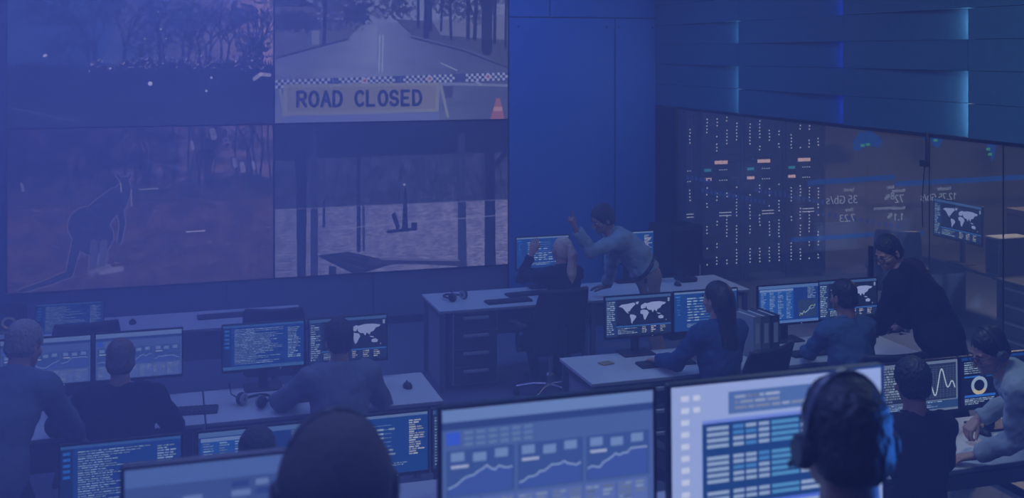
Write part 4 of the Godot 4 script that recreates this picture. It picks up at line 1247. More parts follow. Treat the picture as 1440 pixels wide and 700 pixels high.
func pedestal(parent: Node3D, called: String, at: Vector3, h: float, d: float) -> void:
	var p := part(parent, called, box(Vector3(0.42, h - 0.05, d), 0.004), M.panel_grey, at + Vector3(0, (h - 0.05) / 2 + 0.05, 0))
	for i in 4:
		var dh := (h - 0.07) / 4.0
		var y := (h - 0.05) / 2 - 0.01 - dh * (i + 0.5)
		part(p, "drawer", box(Vector3(0.4, dh - 0.012, 0.02), 0.004), M.dark_panel, Vector3(0, y, d / 2 + 0.01))
		part(p, "drawer_handle", box(Vector3(0.24, 0.03, 0.02), 0.006), M.handle, Vector3(0, y + dh * 0.24, d / 2 + 0.026))


func chair(label: String, at: Vector3, turn: float, group := "black office swivel chairs", tall := 1.0) -> Node3D:
	var t := thing("office_chair", label, "chair", at, turn, group)
	# faces towards -z; the backrest stands at +z
	var key := "chair parts %s" % tall
	if not shapes.has(key):
		var seat := slab(round_rect(0.5, 0.48, 0.09), 0.075)
		var st := st_new()
		var rows := 9
		var cols := 8
		var grid := []
		for j in rows + 1:
			var v := float(j) / rows
			var line := []
			for i in cols + 1:
				var u := float(i) / cols * 2.0 - 1.0
				var half: float = 0.235 - 0.03 * pow(absf(v - 0.45) * 1.6, 3.0)
				line.append(Vector3(u * half, 0.44 + v * 0.54 * tall, 0.235 - 0.055 * u * u + 0.09 * v * v - 0.02 * sin(v * PI)))
			grid.append(line)
		for j in rows:
			for i in cols:
				for side in [0.0, 1.0]:
					var o := Vector3(0, 0, 0.035 * side)
					var a: Vector3 = grid[j][i]
					var b: Vector3 = grid[j][i + 1]
					var c: Vector3 = grid[j + 1][i + 1]
					var n := (b - a).cross(c - a).normalized() * (1.0 if side > 0 else -1.0)
					quad(st, a + o, b + o, c + o, grid[j + 1][i] + o, n)
		var o2 := Vector3(0, 0, 0.035)
		for i in cols:
			quad(st, grid[rows][i], grid[rows][i + 1], grid[rows][i + 1] + o2, grid[rows][i] + o2, Vector3.UP)
			quad(st, grid[0][i], grid[0][i + 1], grid[0][i + 1] + o2, grid[0][i] + o2, Vector3.DOWN)
		for j in rows:
			quad(st, grid[j][0], grid[j + 1][0], grid[j + 1][0] + o2, grid[j][0] + o2, Vector3.LEFT)
			quad(st, grid[j][cols], grid[j + 1][cols], grid[j + 1][cols] + o2, grid[j][cols] + o2, Vector3.RIGHT)
		var frame := st_new()
		var rim := []
		for j in rows + 1:
			rim.append(grid[j][0] + o2 * 0.5)
		for i in range(1, cols + 1):
			rim.append(grid[rows][i] + o2 * 0.5)
		for j in range(rows - 1, -1, -1):
			rim.append(grid[j][cols] + o2 * 0.5)
		rim.append(grid[0][0] + o2 * 0.5)
		tube_into(frame, rim, 0.021, 8)
		var spine := tube([Vector3(0, 0.43, 0.02), Vector3(0, 0.42, 0.24), Vector3(0, 0.48, 0.285), Vector3(0, 0.7, 0.3)], 0.026, 8)
		var arm := st_new()
		tube_into(arm, [Vector3(0.2, 0.43, 0.05), Vector3(0.29, 0.43, 0.05), Vector3(0.3, 0.5, 0.05), Vector3(0.3, 0.66, 0.03)], 0.017, 8)
		var pad := st_new()
		box_into(pad, Vector3(0.3, 0.67, 0.0), Vector3(0.075, 0.03, 0.26), 0.012)
		shapes[key] = [seat, st.commit(), frame.commit(), spine, arm.commit(), pad.commit()]
	var s: Array = shapes[key]
	part(t, "seat", s[0], M.chair_fabric, Vector3(0, 0.47, 0), Basis(Vector3.RIGHT, PI / 2))
	var b := part(t, "backrest", s[1], M.chair_mesh)
	part(b, "back_frame", s[2], M.chair_plastic)
	part(b, "back_support", s[3], M.chair_plastic)
	for side in [1.0, -1.0]:
		var a := part(t, "armrest", s[4], M.chair_plastic, Vector3.ZERO, Basis.from_scale(Vector3(side, 1, 1)) if side > 0 else Basis(Vector3.UP, PI) * Basis.from_scale(Vector3(1, 1, 1)))
		part(a, "arm_pad", s[5], M.chair_plastic)
	part(t, "gas_column", lathe([Vector2(0.0, 0.08), Vector2(0.035, 0.08), Vector2(0.035, 0.2), Vector2(0.022, 0.22), Vector2(0.022, 0.42), Vector2(0.07, 0.43), Vector2(0.07, 0.44), Vector2(0.0, 0.44)], 14), M.chrome)
	for i in 5:
		var a := TAU * i / 5.0 + 0.35
		var d := Vector3(sin(a), 0, cos(a))
		var leg := part(t, "base_leg", tube([Vector3(0, 0.115, 0), d * 0.15 + Vector3(0, 0.11, 0), d * 0.3 + Vector3(0, 0.075, 0)], 0.024, 8, 0.015), M.chrome)
		var wheel: Mesh = lathe([Vector2(0.0, -0.022), Vector2(0.026, -0.022), Vector2(0.03, -0.012), Vector2(0.03, 0.012), Vector2(0.026, 0.022), Vector2(0.0, 0.022)], 14) if not shapes.has("castor") else shapes["castor"]
		shapes["castor"] = wheel
		part(leg, "castor", wheel, M.chair_plastic, d * 0.3 + Vector3(0, 0.03, 0), Basis(d, a * 0.0) * Basis(Vector3.BACK, PI / 2))
	return t


# at: where the foot stands; h: how far the top is above it. The face looks along +z when turn is 0.
func monitor(label: String, at: Vector3, w: float, h: float, turn: float, face: Texture2D, power: float, opt: Dictionary = {}) -> Node3D:
	var t := thing("monitor", label, "monitor", at, turn, opt.get("group", "desktop monitors"))
	var ph: float = opt.get("panel", w * 0.585)
	var lean: float = opt.get("lean", -0.02)
	var cy := h - ph / 2
	var tilt := Basis(Vector3.RIGHT, lean)
	part(t, "foot", box(Vector3(0.26, 0.014, 0.19), 0.005), M.chair_plastic, Vector3(0, 0.007, -0.06))
	if cy > 0.16:
		part(t, "stand", box(Vector3(0.06, cy, 0.035), 0.006), M.chair_plastic, Vector3(0, cy / 2, -0.075))
	var p := part(t, "casing", box(Vector3(w, ph, 0.026), 0.005), M.bezel, Vector3(0, cy, -0.016), tilt)
	part(p, "back_shell", box(Vector3(w * 0.6, ph * 0.55, 0.045), 0.015), M.bezel, Vector3(0, -0.02, -0.03))
	var rim := 0.009
	var st := st_new()
	for s in [-1.0, 1.0]:
		box_into(st, Vector3(s * (w / 2 - rim / 2), 0, 0.015), Vector3(rim, ph, 0.008), 0.002)
	box_into(st, Vector3(0, ph / 2 - rim / 2, 0.015), Vector3(w - rim * 2, rim, 0.008), 0.002)
	box_into(st, Vector3(0, -ph / 2 + rim, 0.015), Vector3(w - rim * 2, rim * 2, 0.008), 0.002)
	part(p, "bezel", st.commit(), M.bezel)
	part(p, "power_light", box(Vector3(0.006, 0.005, 0.004), 0.001), glow("power light", Color(0.8, 0.9, 1.0), 0.5), Vector3(w * 0.2, -ph / 2 + rim, 0.019))
	var sw := w - rim * 2
	var shh := ph - rim * 3
	var m := StandardMaterial3D.new()
	m.resource_name = "screen picture"
	m.albedo_color = Color(0.02, 0.02, 0.025)
	m.roughness = 0.45
	m.metallic_specular = 0.25
	m.emission_enabled = true
	m.emission = Color.WHITE
	m.emission_operator = BaseMaterial3D.EMISSION_OP_MULTIPLY
	m.emission_texture = face
	m.emission_energy_multiplier = power
	part(p, "screen", screen_quad(sw, shh), m, Vector3(0, rim / 2, 0.0145))
	var c: Color = opt.get("light", Color(0.55, 0.7, 1.0))
	area_light(p, "screen_light", Vector3(0, rim / 2, 0.024), Basis(Vector3.UP, PI), Vector2(sw, shh), c, power * lamp_gain * opt.get("gain", 1.0) * sw * shh)
	return t


func keyboard(label: String, at: Vector3, turn: float) -> void:
	var t := thing("keyboard", label, "keyboard", at, turn, "black keyboards on the desks")
	part(t, "keyboard_body", box(Vector3(0.44, 0.016, 0.14), 0.005), M.chair_plastic, Vector3(0, 0.008, 0))
	if not shapes.has("keys"):
		var st := st_new()
		for r in 5:
			for k in 14:
				box_into(st, Vector3(-0.2 + k * 0.0308, 0.019, -0.05 + r * 0.025), Vector3(0.026, 0.007, 0.02), 0.002)
		shapes["keys"] = st.commit()
	part(t, "keys", shapes["keys"], M.key).set_meta("kind", "stuff")


func mouse(label: String, at: Vector3) -> void:
	var t := thing("mouse", label, "mouse", at, 0.0, "black mice on the desks")
	var F := Field.new(Vector3(-0.05, -0.02, -0.07), Vector3(0.05, 0.06, 0.07), 0.006)
	F.ell(Vector3(0, 0.006, 0), Vector3(0.032, 0.032, 0.055), 0.01)
	F.cut(Vector3(0, 0.001, 0), Vector3.DOWN, 0.1)
	part(t, "mouse_body", net_mesh([[F.net(), Transform3D()]]), M.chair_plastic)
	part(t, "wheel", tube([Vector3(-0.005, 0.034, -0.03), Vector3(0.005, 0.034, -0.03)], 0.008, 10), M.key)


func desk_headset(label: String, at: Vector3, turn: float) -> void:
	# lies on its side
	var t := thing("headset", label, "headset", at, turn, "headsets lying on desks")
	var arc := []
	for i in 15:
		var a := PI * i / 14.0
		arc.append(Vector3(cos(a) * 0.085, 0.03, -sin(a) * 0.15))
	part(t, "headband", tube(arc, 0.01, 8), M.chair_plastic)
	for s in [-1.0, 1.0]:
		var cup := part(t, "ear_cup", lathe([Vector2(0.0, 0.02), Vector2(0.03, 0.02), Vector2(0.04, 0.01), Vector2(0.042, -0.006), Vector2(0.03, -0.018), Vector2(0.0, -0.018)], 18), M.chair_plastic, Vector3(0.083 * s, 0.042, 0.015), Basis(Vector3(0, 0, 1), -PI / 2 * s))
		part(cup, "cushion", lathe([Vector2(0.012, -0.03), Vector2(0.034, -0.03), Vector2(0.04, -0.022), Vector2(0.034, -0.015)], 18), mat("ear cushion", Color(0.55, 0.57, 0.62), 0.6))
	part(t, "microphone_boom", tube([Vector3(-0.09, 0.04, 0.02), Vector3(-0.13, 0.08, 0.06), Vector3(-0.15, 0.15, 0.05)], 0.004, 6), M.chair_plastic)


func rack(label: String, x: float, z: float, w: float, seed_: int) -> void:
	var t := thing("server_rack", label, "server rack", Vector3(x, 0, z), 0.0, "server racks behind the glass")
	var h := 2.3
	part(t, "cabinet", box(Vector3(w, h, 0.9), 0.006), M.rack_black, Vector3(0, h / 2, -0.47))
	var door := st_new()
	for s in [-1.0, 1.0]:
		box_into(door, Vector3(s * (w / 2 - 0.018), h / 2, 0), Vector3(0.03, h - 0.04, 0.035), 0.004)
	box_into(door, Vector3(0, h - 0.04, 0), Vector3(w - 0.07, 0.04, 0.035), 0.004)
	box_into(door, Vector3(0, 0.05, 0), Vector3(w - 0.07, 0.06, 0.035), 0.004)
	part(t, "door_frame", door.commit(), M.rack_frame)
	var rng := RandomNumberGenerator.new()
	rng.seed = seed_
	for u in 21:
		part(t, "server_unit", box(Vector3(w - 0.08, 0.095, 0.02), 0.004), M.rack_unit, Vector3(0, 0.15 + u * 0.1, -0.012))
	var dots := st_new()
	var n_cols := int(w / 0.15)
	for c in n_cols:
		var cx := -w / 2 + 0.09 + c * (w - 0.18) / maxf(n_cols - 1, 1)
		var y := 0.25
		while y < 2.22:
			var run := rng.randi_range(1, 7)
			for i in run:
				if y < 2.22 and absf(y - 1.62) > 0.12 and not (y > 1.3 and y < 1.52):
					box_into(dots, Vector3(cx + rng.randf_range(-0.004, 0.004), y, 0.001), Vector3(0.014, 0.016, 0.006), 0.0)
				y += 0.044
			y += rng.randf_range(0.05, 0.28)
	for row in [[1.50, 4], [1.36, 4], [0.93, 9], [0.89, 9]]:
		for i in row[1]:
			box_into(dots, Vector3(-w * 0.05 + i * 0.034 * (0.6 if row[1] == 9 else 1.0), row[0], 0.001), Vector3(0.014, 0.01, 0.006), 0.0)
	var lights := part(t, "status_lights", dots.commit(), M.led_white)
	lights.set_meta("kind", "stuff")
	if w > 0.5:
		part(t, "pink_display", box(Vector3(0.19, 0.045, 0.008), 0.001), M.led_pink, Vector3(-w * 0.02, 1.6, 0.003))
		part(t, "cyan_display", box(Vector3(0.1, 0.038, 0.008), 0.001), M.led_cyan, Vector3(-w * 0.34, 1.5, 0.003))
		part(t, "pale_display", box(Vector3(0.11, 0.038, 0.008), 0.001), M.led_pink, Vector3(-w * 0.34, 1.38, 0.003))


func binder(label: String, at: Vector3, turn: float, c: Material) -> void:
	var t := thing("binder", label, "binder", at, turn, "ring binders standing on the desk")
	var st := st_new()
	box_into(st, Vector3(-0.033, 0.16, 0), Vector3(0.004, 0.32, 0.28), 0.001)
	box_into(st, Vector3(0.033, 0.16, 0), Vector3(0.004, 0.32, 0.28), 0.001)
	box_into(st, Vector3(0, 0.16, 0.138), Vector3(0.07, 0.32, 0.004), 0.001)
	part(t, "cover", st.commit(), c)
	part(t, "paper_block", box(Vector3(0.055, 0.295, 0.22), 0.002), mat("paper", Color(0.72, 0.73, 0.74), 0.8), Vector3(0, 0.16, 0))
	part(t, "spine_label", box(Vector3(0.04, 0.15, 0.002), 0.0), mat("paper label", Color(0.62, 0.64, 0.67), 0.7), Vector3(0, 0.19, 0.1405))
	part(t, "finger_hole", lathe([Vector2(0.011, -0.0015), Vector2(0.015, -0.0015), Vector2(0.015, 0.0015), Vector2(0.011, 0.0015), Vector2(0.011, -0.0015)], 16), M.chrome, Vector3(0, 0.06, 0.141), Basis(Vector3.RIGHT, PI / 2))


# ---------------------------------------------------------------- what the displays show (flat pictures, computed)
class Pic:
	var im: Image
	var w: int
	var h: int

	func _init(w_: int, h_: int, c := Color.BLACK) -> void:
		w = w_
		h = h_
		im = Image.create_empty(w, h, false, Image.FORMAT_RGB8)
		im.fill(c)

	func rect(x: float, y: float, rw: float, rh: float, c: Color) -> void:
		im.fill_rect(Rect2i(roundi(x * w), roundi(y * h), maxi(1, roundi(rw * w)), maxi(1, roundi(rh * h))), c)

	func dot(x: int, y: int, c: Color, a := 1.0) -> void:
		if x >= 0 and y >= 0 and x < w and y < h:
			im.set_pixel(x, y, im.get_pixel(x, y).lerp(c, a))

	# a stroke through points given in fractions of the picture; r in fractions of its width
	func stroke(pts: Array, r: float, c: Color, a := 1.0, r_end := -1.0) -> void:
		for i in pts.size() - 1:
			var p := Vector2(pts[i].x * w, pts[i].y * h)
			var q := Vector2(pts[i + 1].x * w, pts[i + 1].y * h)
			var ra := r * w if r_end < 0 else lerpf(r, r_end, float(i) / (pts.size() - 1)) * w
			var rb := r * w if r_end < 0 else lerpf(r, r_end, float(i + 1) / (pts.size() - 1)) * w
			var m := maxf(ra, rb) + 1.0
			var d := q - p
			var inv := 1.0 / maxf(d.length_squared(), 1e-6)
			for y in range(maxi(0, int(minf(p.y, q.y) - m)), mini(h - 1, int(maxf(p.y, q.y) + m)) + 1):
				for x in range(maxi(0, int(minf(p.x, q.x) - m)), mini(w - 1, int(maxf(p.x, q.x) + m)) + 1):
					var v := Vector2(x + 0.5, y + 0.5) - p
					var t := clampf(v.dot(d) * inv, 0.0, 1.0)
					var k := clampf(lerpf(ra, rb, t) + 0.5 - (v - d * t).length(), 0.0, 1.0)
					if k > 0.0:
						im.set_pixel(x, y, im.get_pixel(x, y).lerp(c, k * a))

	func poly(pts: Array, c: Color, a := 1.0) -> void:
		var p := PackedVector2Array()
		var lo := Vector2(1e9, 1e9)
		var hi := -lo
		for q in pts:
			var v := Vector2(q.x * w, q.y * h)
			p.append(v)
			lo = lo.min(v)
			hi = hi.max(v)
		for y in range(maxi(0, int(lo.y)), mini(h - 1, int(hi.y)) + 1):
			var xs := []
			for i in p.size():
				var s := p[i]
				var e := p[(i + 1) % p.size()]
				if (s.y <= y + 0.5) != (e.y <= y + 0.5):
					xs.append(s.x + (y + 0.5 - s.y) / (e.y - s.y) * (e.x - s.x))
			xs.sort()
			for i in range(0, xs.size() - 1, 2):
				for x in range(maxi(0, roundi(xs[i])), mini(w, roundi(xs[i + 1]))):
					if a >= 1.0:
						im.set_pixel(x, y, c)
					else:
						im.set_pixel(x, y, im.get_pixel(x, y).lerp(c, a))

	func blob(cx: float, cy: float, rx: float, ry: float, c: Color, a: float, n: FastNoiseLite, rough := 0.6) -> void:
		for y in range(maxi(0, int((cy - ry) * h)), mini(h - 1, int((cy + ry) * h)) + 1):
			for x in range(maxi(0, int((cx - rx) * w)), mini(w - 1, int((cx + rx) * w)) + 1):
				var u := (float(x) / w - cx) / rx
				var v := (float(y) / h - cy) / ry
				var k := 1.0 - u * u - v * v + n.get_noise_2d(x, y) * rough * 2.0 - rough * 0.5
				if k > 0.0:
					im.set_pixel(x, y, im.get_pixel(x, y).lerp(c, a * clampf(k * 4.0, 0.0, 1.0)))

	func out() -> ImageTexture:
		return ImageTexture.create_from_image(im)


func pts(a: Array, o := Vector2.ZERO, k := Vector2.ONE) -> Array:
	var out := []
	for i in range(0, a.size(), 2):
		out.append(Vector2(a[i], a[i + 1]) * k + o)
	return out


func vnoise(seed_: int, freq: float, oct := 3) -> FastNoiseLite:
	var n := FastNoiseLite.new()
	n.seed = seed_
	n.frequency = freq
	n.fractal_octaves = oct
	return n


func world_map(p: Pic, o: Vector2, k: Vector2, c: Color) -> void:
	for shape in [
		[0.02, 0.2, 0.08, 0.12, 0.2, 0.1, 0.33, 0.06, 0.36, 0.14, 0.31, 0.24, 0.27, 0.33, 0.24, 0.42, 0.2, 0.44, 0.23, 0.52, 0.26, 0.55, 0.2, 0.5, 0.15, 0.4, 0.12, 0.3, 0.08, 0.24],
		[0.26, 0.55, 0.33, 0.58, 0.38, 0.66, 0.34, 0.78, 0.3, 0.88, 0.29, 0.98, 0.27, 0.88, 0.26, 0.72, 0.24, 0.62],
		[0.36, 0.05, 0.43, 0.03, 0.42, 0.12, 0.38, 0.16], [0.46, 0.28, 0.47, 0.2, 0.52, 0.14, 0.56, 0.1, 0.6, 0.14, 0.58, 0.24, 0.56, 0.33, 0.52, 0.34, 0.48, 0.36],
		[0.46, 0.42, 0.52, 0.39, 0.6, 0.43, 0.63, 0.54, 0.6, 0.64, 0.57, 0.78, 0.54, 0.84, 0.52, 0.72, 0.51, 0.6, 0.46, 0.55],
		[0.58, 0.14, 0.7, 0.08, 0.84, 0.08, 0.98, 0.14, 0.95, 0.22, 0.9, 0.24, 0.86, 0.36, 0.8, 0.42, 0.79, 0.52, 0.76, 0.46, 0.74, 0.42, 0.71, 0.54, 0.68, 0.43, 0.62, 0.42, 0.58, 0.32],
		[0.78, 0.56, 0.84, 0.57, 0.88, 0.62, 0.82, 0.62], [0.82, 0.7, 0.88, 0.66, 0.93, 0.72, 0.92, 0.82, 0.86, 0.82, 0.82, 0.79], [0.97, 0.84, 0.99, 0.88, 0.97, 0.93],
	]:
		p.poly(pts(shape, o, k), c)


func lines(p: Pic, rng: RandomNumberGenerator, x: float, y: float, w: float, h: float, n: int, c: Color, thick := 0.5) -> void:
	# rows of words too small to read
	var step := h / n
	for i in n:
		var at := x
		var until := x + w * rng.randf_range(0.35, 1.0)
		while at < until:
			var l := rng.randf_range(0.015, 0.07)
			p.rect(at, y + i * step, minf(l, x + w - at), step * thick, c.darkened(rng.randf_range(0.0, 0.35)))
			at += l + 0.008


func screen(kind: String, seed_: int, W := 320, H := 184) -> ImageTexture:
	var rng := RandomNumberGenerator.new()
	rng.seed = seed_
	var p := Pic.new(W, H)
	var ink := Color(0.75, 0.88, 1.0)
	if kind == "code":
		p.im.fill(Color(0.10, 0.30, 0.62))
		p.rect(0, 0, 1, 0.05, Color(0.25, 0.45, 0.72))
		p.rect(0, 0.93, 1, 0.07, Color(0.3, 0.5, 0.75))
		p.rect(0, 0.05, 0.1, 0.88, Color(0.08, 0.2, 0.42))
		for i in 5:
			p.rect(0.02, 0.1 + i * 0.09, 0.06, 0.05, Color(0.15, 0.5, 0.9))
		lines(p, rng, 0.14, 0.1, 0.6, 0.8, 22, ink, 0.45)
		lines(p, rng, 0.8, 0.12, 0.16, 0.7, 18, ink, 0.5)
	elif kind == "blocks":
		p.im.fill(Color(0.10, 0.32, 0.62))
		p.rect(0, 0, 1, 0.05, Color(0.5, 0.62, 0.8))
		p.rect(0.02, 0.1, 0.08, 0.03, Color(0.2, 0.55, 0.95))
		lines(p, rng, 0.04, 0.12, 0.06, 0.5, 8, Color(0.3, 0.6, 0.95), 0.4)
		for i in 9:
			var y := 0.16 + i * 0.07
			for j in rng.randi_range(2, 5):
				p.rect(0.2 + j * 0.1 + rng.randf() * 0.03, y, rng.randf_range(0.03, 0.09), 0.035, ink.darkened(rng.randf() * 0.3))
			p.rect(0.2, y + 0.015, 0.45, 0.004, ink)
		lines(p, rng, 0.82, 0.12, 0.15, 0.6, 16, Color.WHITE, 0.6)
		lines(p, rng, 0.2, 0.82, 0.6, 0.1, 3, ink, 0.5)
	elif kind == "map":
		p.im.fill(Color(0.10, 0.14, 0.22))
		p.rect(0, 0, 1, 0.07, Color(0.3, 0.45, 0.65))
		p.rect(0, 0.07, 0.16, 0.93, Color(0.16, 0.27, 0.45))
		lines(p, rng, 0.02, 0.12, 0.12, 0.84, 17, ink, 0.5)
		for i in 6:
			p.rect(0.18 + i * 0.13, 0.1, 0.002, 0.6, Color(0.22, 0.28, 0.4))
			p.rect(0.16, 0.14 + i * 0.1, 0.84, 0.004, Color(0.22, 0.28, 0.4))
		world_map(p, Vector2(0.18, 0.13), Vector2(0.76, 0.6), Color(0.72, 0.78, 0.98))
		p.rect(0.16, 0.74, 0.84, 0.03, Color(0.25, 0.5, 0.8))
		p.rect(0.16, 0.77, 0.84, 0.2, Color(0.14, 0.22, 0.36))
		lines(p, rng, 0.18, 0.8, 0.3, 0.16, 4, ink, 0.5)
		for i in 3:
			lines(p, rng, 0.55 + i * 0.14, 0.79, 0.08, 0.17, 4, Color.WHITE, 0.55)
		p.rect(0.95, 0.1, 0.03, 0.1, Color(0.6, 0.7, 0.85))
	elif kind == "charts":
		p.im.fill(Color(0.35, 0.46, 0.72))
		p.rect(0, 0, 1, 0.1, Color(0.5, 0.62, 0.86))
		p.rect(0, 0.1, 1, 0.06, Color(0.22, 0.32, 0.58))
		p.rect(0.02, 0.18, 0.06, 0.1, Color(0.25, 0.42, 0.95))
		for r in 3:
			for k in 6:
				p.rect(0.1 + k * 0.055, 0.18 + r * 0.045, 0.04, 0.025, Color(0.45, 0.58, 0.78))
		for k in 3:
			var x := 0.02 + k * 0.325
			p.rect(x, 0.32, 0.31, 0.36, Color(0.27, 0.39, 0.66))
			for j in 3:
				p.rect(x + 0.02 + j * 0.1, 0.34 + 0.015 * (j % 2), 0.06, 0.07, Color(0.52, 0.64, 0.86))
			p.rect(x + 0.02, 0.44, 0.08, 0.025, Color(0.75, 0.8, 0.95))
			var line := []
			var y := 0.6
			for i in 16:
				y = clampf(y + rng.randf_range(-0.035, 0.03) - (0.006 if k == 2 else 0.0), 0.46, 0.65)
				line.append(Vector2(x + 0.01 + i * 0.019, y))
			p.stroke(line, 0.004, Color(0.75, 0.85, 1.0))
			var under := line.duplicate()
			under.append(Vector2(x + 0.295, 0.67))
			under.append(Vector2(x + 0.01, 0.67))
			p.poly(under, Color(0.3, 0.42, 0.78), 0.6)
		for k in 6:
			p.rect(0.02 + k * 0.16, 0.71, 0.15, 0.27, Color(0.42, 0.52, 0.8))
			lines(p, rng, 0.03 + k * 0.16, 0.73, 0.06, 0.24, 7, Color(0.65, 0.74, 0.86), 0.55)
			lines(p, rng, 0.11 + k * 0.16, 0.73, 0.05, 0.1, 3, Color(0.65, 0.74, 0.86), 0.55)
	elif kind == "overview":
		p.im.fill(Color(0.3, 0.4, 0.66))
		p.rect(0, 0, 1, 0.14, Color(0.38, 0.5, 0.78))
		for r in 3:
			for k in 9:
				if rng.randf() < 0.7:
					p.rect(0.03 + k * 0.1, 0.17 + r * 0.07, rng.randf_range(0.05, 0.09), 0.045, Color(0.5, 0.6, 0.84) if rng.randf() < 0.6 else Color(0.22, 0.32, 0.6))
		p.rect(0.28, 0.38, 0.7, 0.6, Color(0.15, 0.22, 0.42))
		p.rect(0.8, 0.33, 0.18, 0.05, Color(0.6, 0.7, 0.92))
		world_map(p, Vector2(0.3, 0.44), Vector2(0.66, 0.5), Color(0.6, 0.68, 0.95))
		lines(p, rng, 0.03, 0.42, 0.22, 0.5, 9, Color(0.5, 0.62, 0.86), 0.55)
	elif kind == "desktop":
		p.im.fill(Color(0.66, 0.74, 0.95))
		for i in 9:
			p.rect(0.045, 0.07 + i * 0.085, 0.035, 0.04, Color(0.86, 0.9, 1.0))
			if i < 2:
				p.rect(0.1, 0.07 + i * 0.085, 0.03, 0.04, Color(0.86, 0.9, 1.0))
		p.rect(0.26, 0.07, 0.6, 0.16, Color(0.35, 0.48, 0.72))
		lines(p, rng, 0.29, 0.1, 0.5, 0.12, 3, Color(0.7, 0.76, 0.9), 0.55)
		p.rect(0.14, 0.26, 0.78, 0.64, Color(0.12, 0.28, 0.52))
		p.rect(0.14, 0.26, 0.78, 0.025, Color(0.5, 0.6, 0.95))
		p.rect(0.14, 0.875, 0.78, 0.025, Color(0.35, 0.48, 0.92))
		for i in 13:
			if i in [4, 10]:
				continue
			var y := 0.31 + i * 0.042
			p.rect(0.16, y, 0.1, 0.028, Color(0.62, 0.72, 0.86))
			for j in 3:
				p.rect(0.28 + j * 0.06, y, 0.05, 0.028, Color(0.62, 0.72, 0.86) if rng.randf() < 0.7 else Color(0.3, 0.55, 0.8))
			p.rect(0.46, y, 0.13, 0.028, Color(0.35, 0.62, 0.82))
			p.rect(0.6, y, rng.randf_range(0.05, 0.28), 0.028, Color(0.65, 0.74, 0.88))
	elif kind == "table":
		p.im.fill(Color(0.1, 0.28, 0.6))
		p.rect(0, 0, 1, 0.08, Color(0.4, 0.55, 0.78))
		p.rect(0, 0.93, 1, 0.07, Color(0.4, 0.58, 0.85))
		p.rect(0.02, 0.1, 0.56, 0.06, Color(0.55, 0.68, 0.9))
		p.rect(0.02, 0.16, 0.56, 0.75, Color(0.14, 0.4, 0.75))
		for k in 4:
			lines(p, rng, 0.04 + k * 0.14, 0.18, 0.09, 0.72, 18, ink, 0.45)
		p.rect(0.62, 0.1, 0.36, 0.8, Color(0.12, 0.26, 0.55))
		lines(p, rng, 0.82, 0.1, 0.14, 0.3, 8, ink, 0.5)
		p.rect(0.66, 0.42, 0.3, 0.45, Color(0.2, 0.3, 0.42))
		for c in [Color(0.8, 0.9, 0.7), Color(0.6, 0.75, 1.0)]:
			var line := []
			for i in 12:
				line.append(Vector2(0.68 + i * 0.024, 0.82 - i * 0.022 + rng.randf_range(-0.06, 0.06)))
			p.stroke(line, 0.004, c)
	elif kind == "graph":
		p.im.fill(Color(0.5, 0.58, 0.68))
		p.rect(0.02, 0.06, 0.96, 0.72, Color(0.16, 0.22, 0.3))
		p.rect(0.0, 0.8, 1.0, 0.16, Color(0.2, 0.34, 0.52))
		lines(p, rng, 0.02, 0.06, 0.3, 0.7, 14, Color(0.7, 0.78, 0.86), 0.6)
		for i in 14:
			p.rect(0.36 + i * 0.045, 0.1, 0.004, 0.66, Color(0.42, 0.5, 0.6))
			p.rect(0.36, 0.12 + i * 0.046, 0.62, 0.006, Color(0.42, 0.5, 0.6))
		var line := []
		for i in 60:
			line.append(Vector2(0.36 + i * 0.0102, 0.46 + 0.3 * sin(i * 0.32 + 0.6) * sin(i * 0.11 + 0.4)))
		p.stroke(line, 0.007, Color(0.85, 0.95, 1.0))
		lines(p, rng, 0.04, 0.81, 0.9, 0.12, 4, ink, 0.5)
	else:  # dials
		p.im.fill(Color(0.07, 0.1, 0.17))
		p.rect(0, 0, 1, 0.06, Color(0.1, 0.3, 0.6))
		lines(p, rng, 0.04, 0.1, 0.35, 0.25, 6, ink, 0.5)
		p.rect(0.04, 0.38, 0.4, 0.03, Color(0.2, 0.5, 0.9))
		for k in 2:
			var c := Vector2(0.24 + k * 0.5, 0.58)
			var ring := []
			for i in 25:
				ring.append(c + Vector2(cos(i * TAU / 24) * 0.09, sin(i * TAU / 24) * 0.15))
			p.stroke(ring, 0.02, Color(0.7, 0.8, 0.9))
			p.stroke(ring.slice(3, 10), 0.022, Color(0.9, 0.85, 0.7))
		p.rect(0.04, 0.76, 0.42, 0.05, Color(0.2, 0.5, 0.9))
		lines(p, rng, 0.04, 0.83, 0.42, 0.13, 4, ink, 0.6)
		p.rect(0.55, 0.3, 0.15, 0.12, Color(0.15, 0.45, 0.9))
		lines(p, rng, 0.55, 0.8, 0.4, 0.16, 5, ink, 0.6)
	return p.out()


func tree(p: Pic, rng: RandomNumberGenerator, x: float, y: float, a: float, l: float, r: float, c: Color, depth: int) -> void:
	var q := Vector2(x + sin(a) * l, y - cos(a) * l * 1.6)
	var m := Vector2((x + q.x) / 2 + rng.randf_range(-0.1, 0.1) * l, (y + q.y) / 2)
	p.stroke([Vector2(x, y), m, q], r, c, 0.9, r * 0.7)
	if depth > 0:
		for s in 2 if depth < 3 else 3:
			tree(p, rng, q.x, q.y, a + rng.randf_range(-0.75, 0.75), l * rng.randf_range(0.55, 0.8), r * 0.62, c, depth - 1)


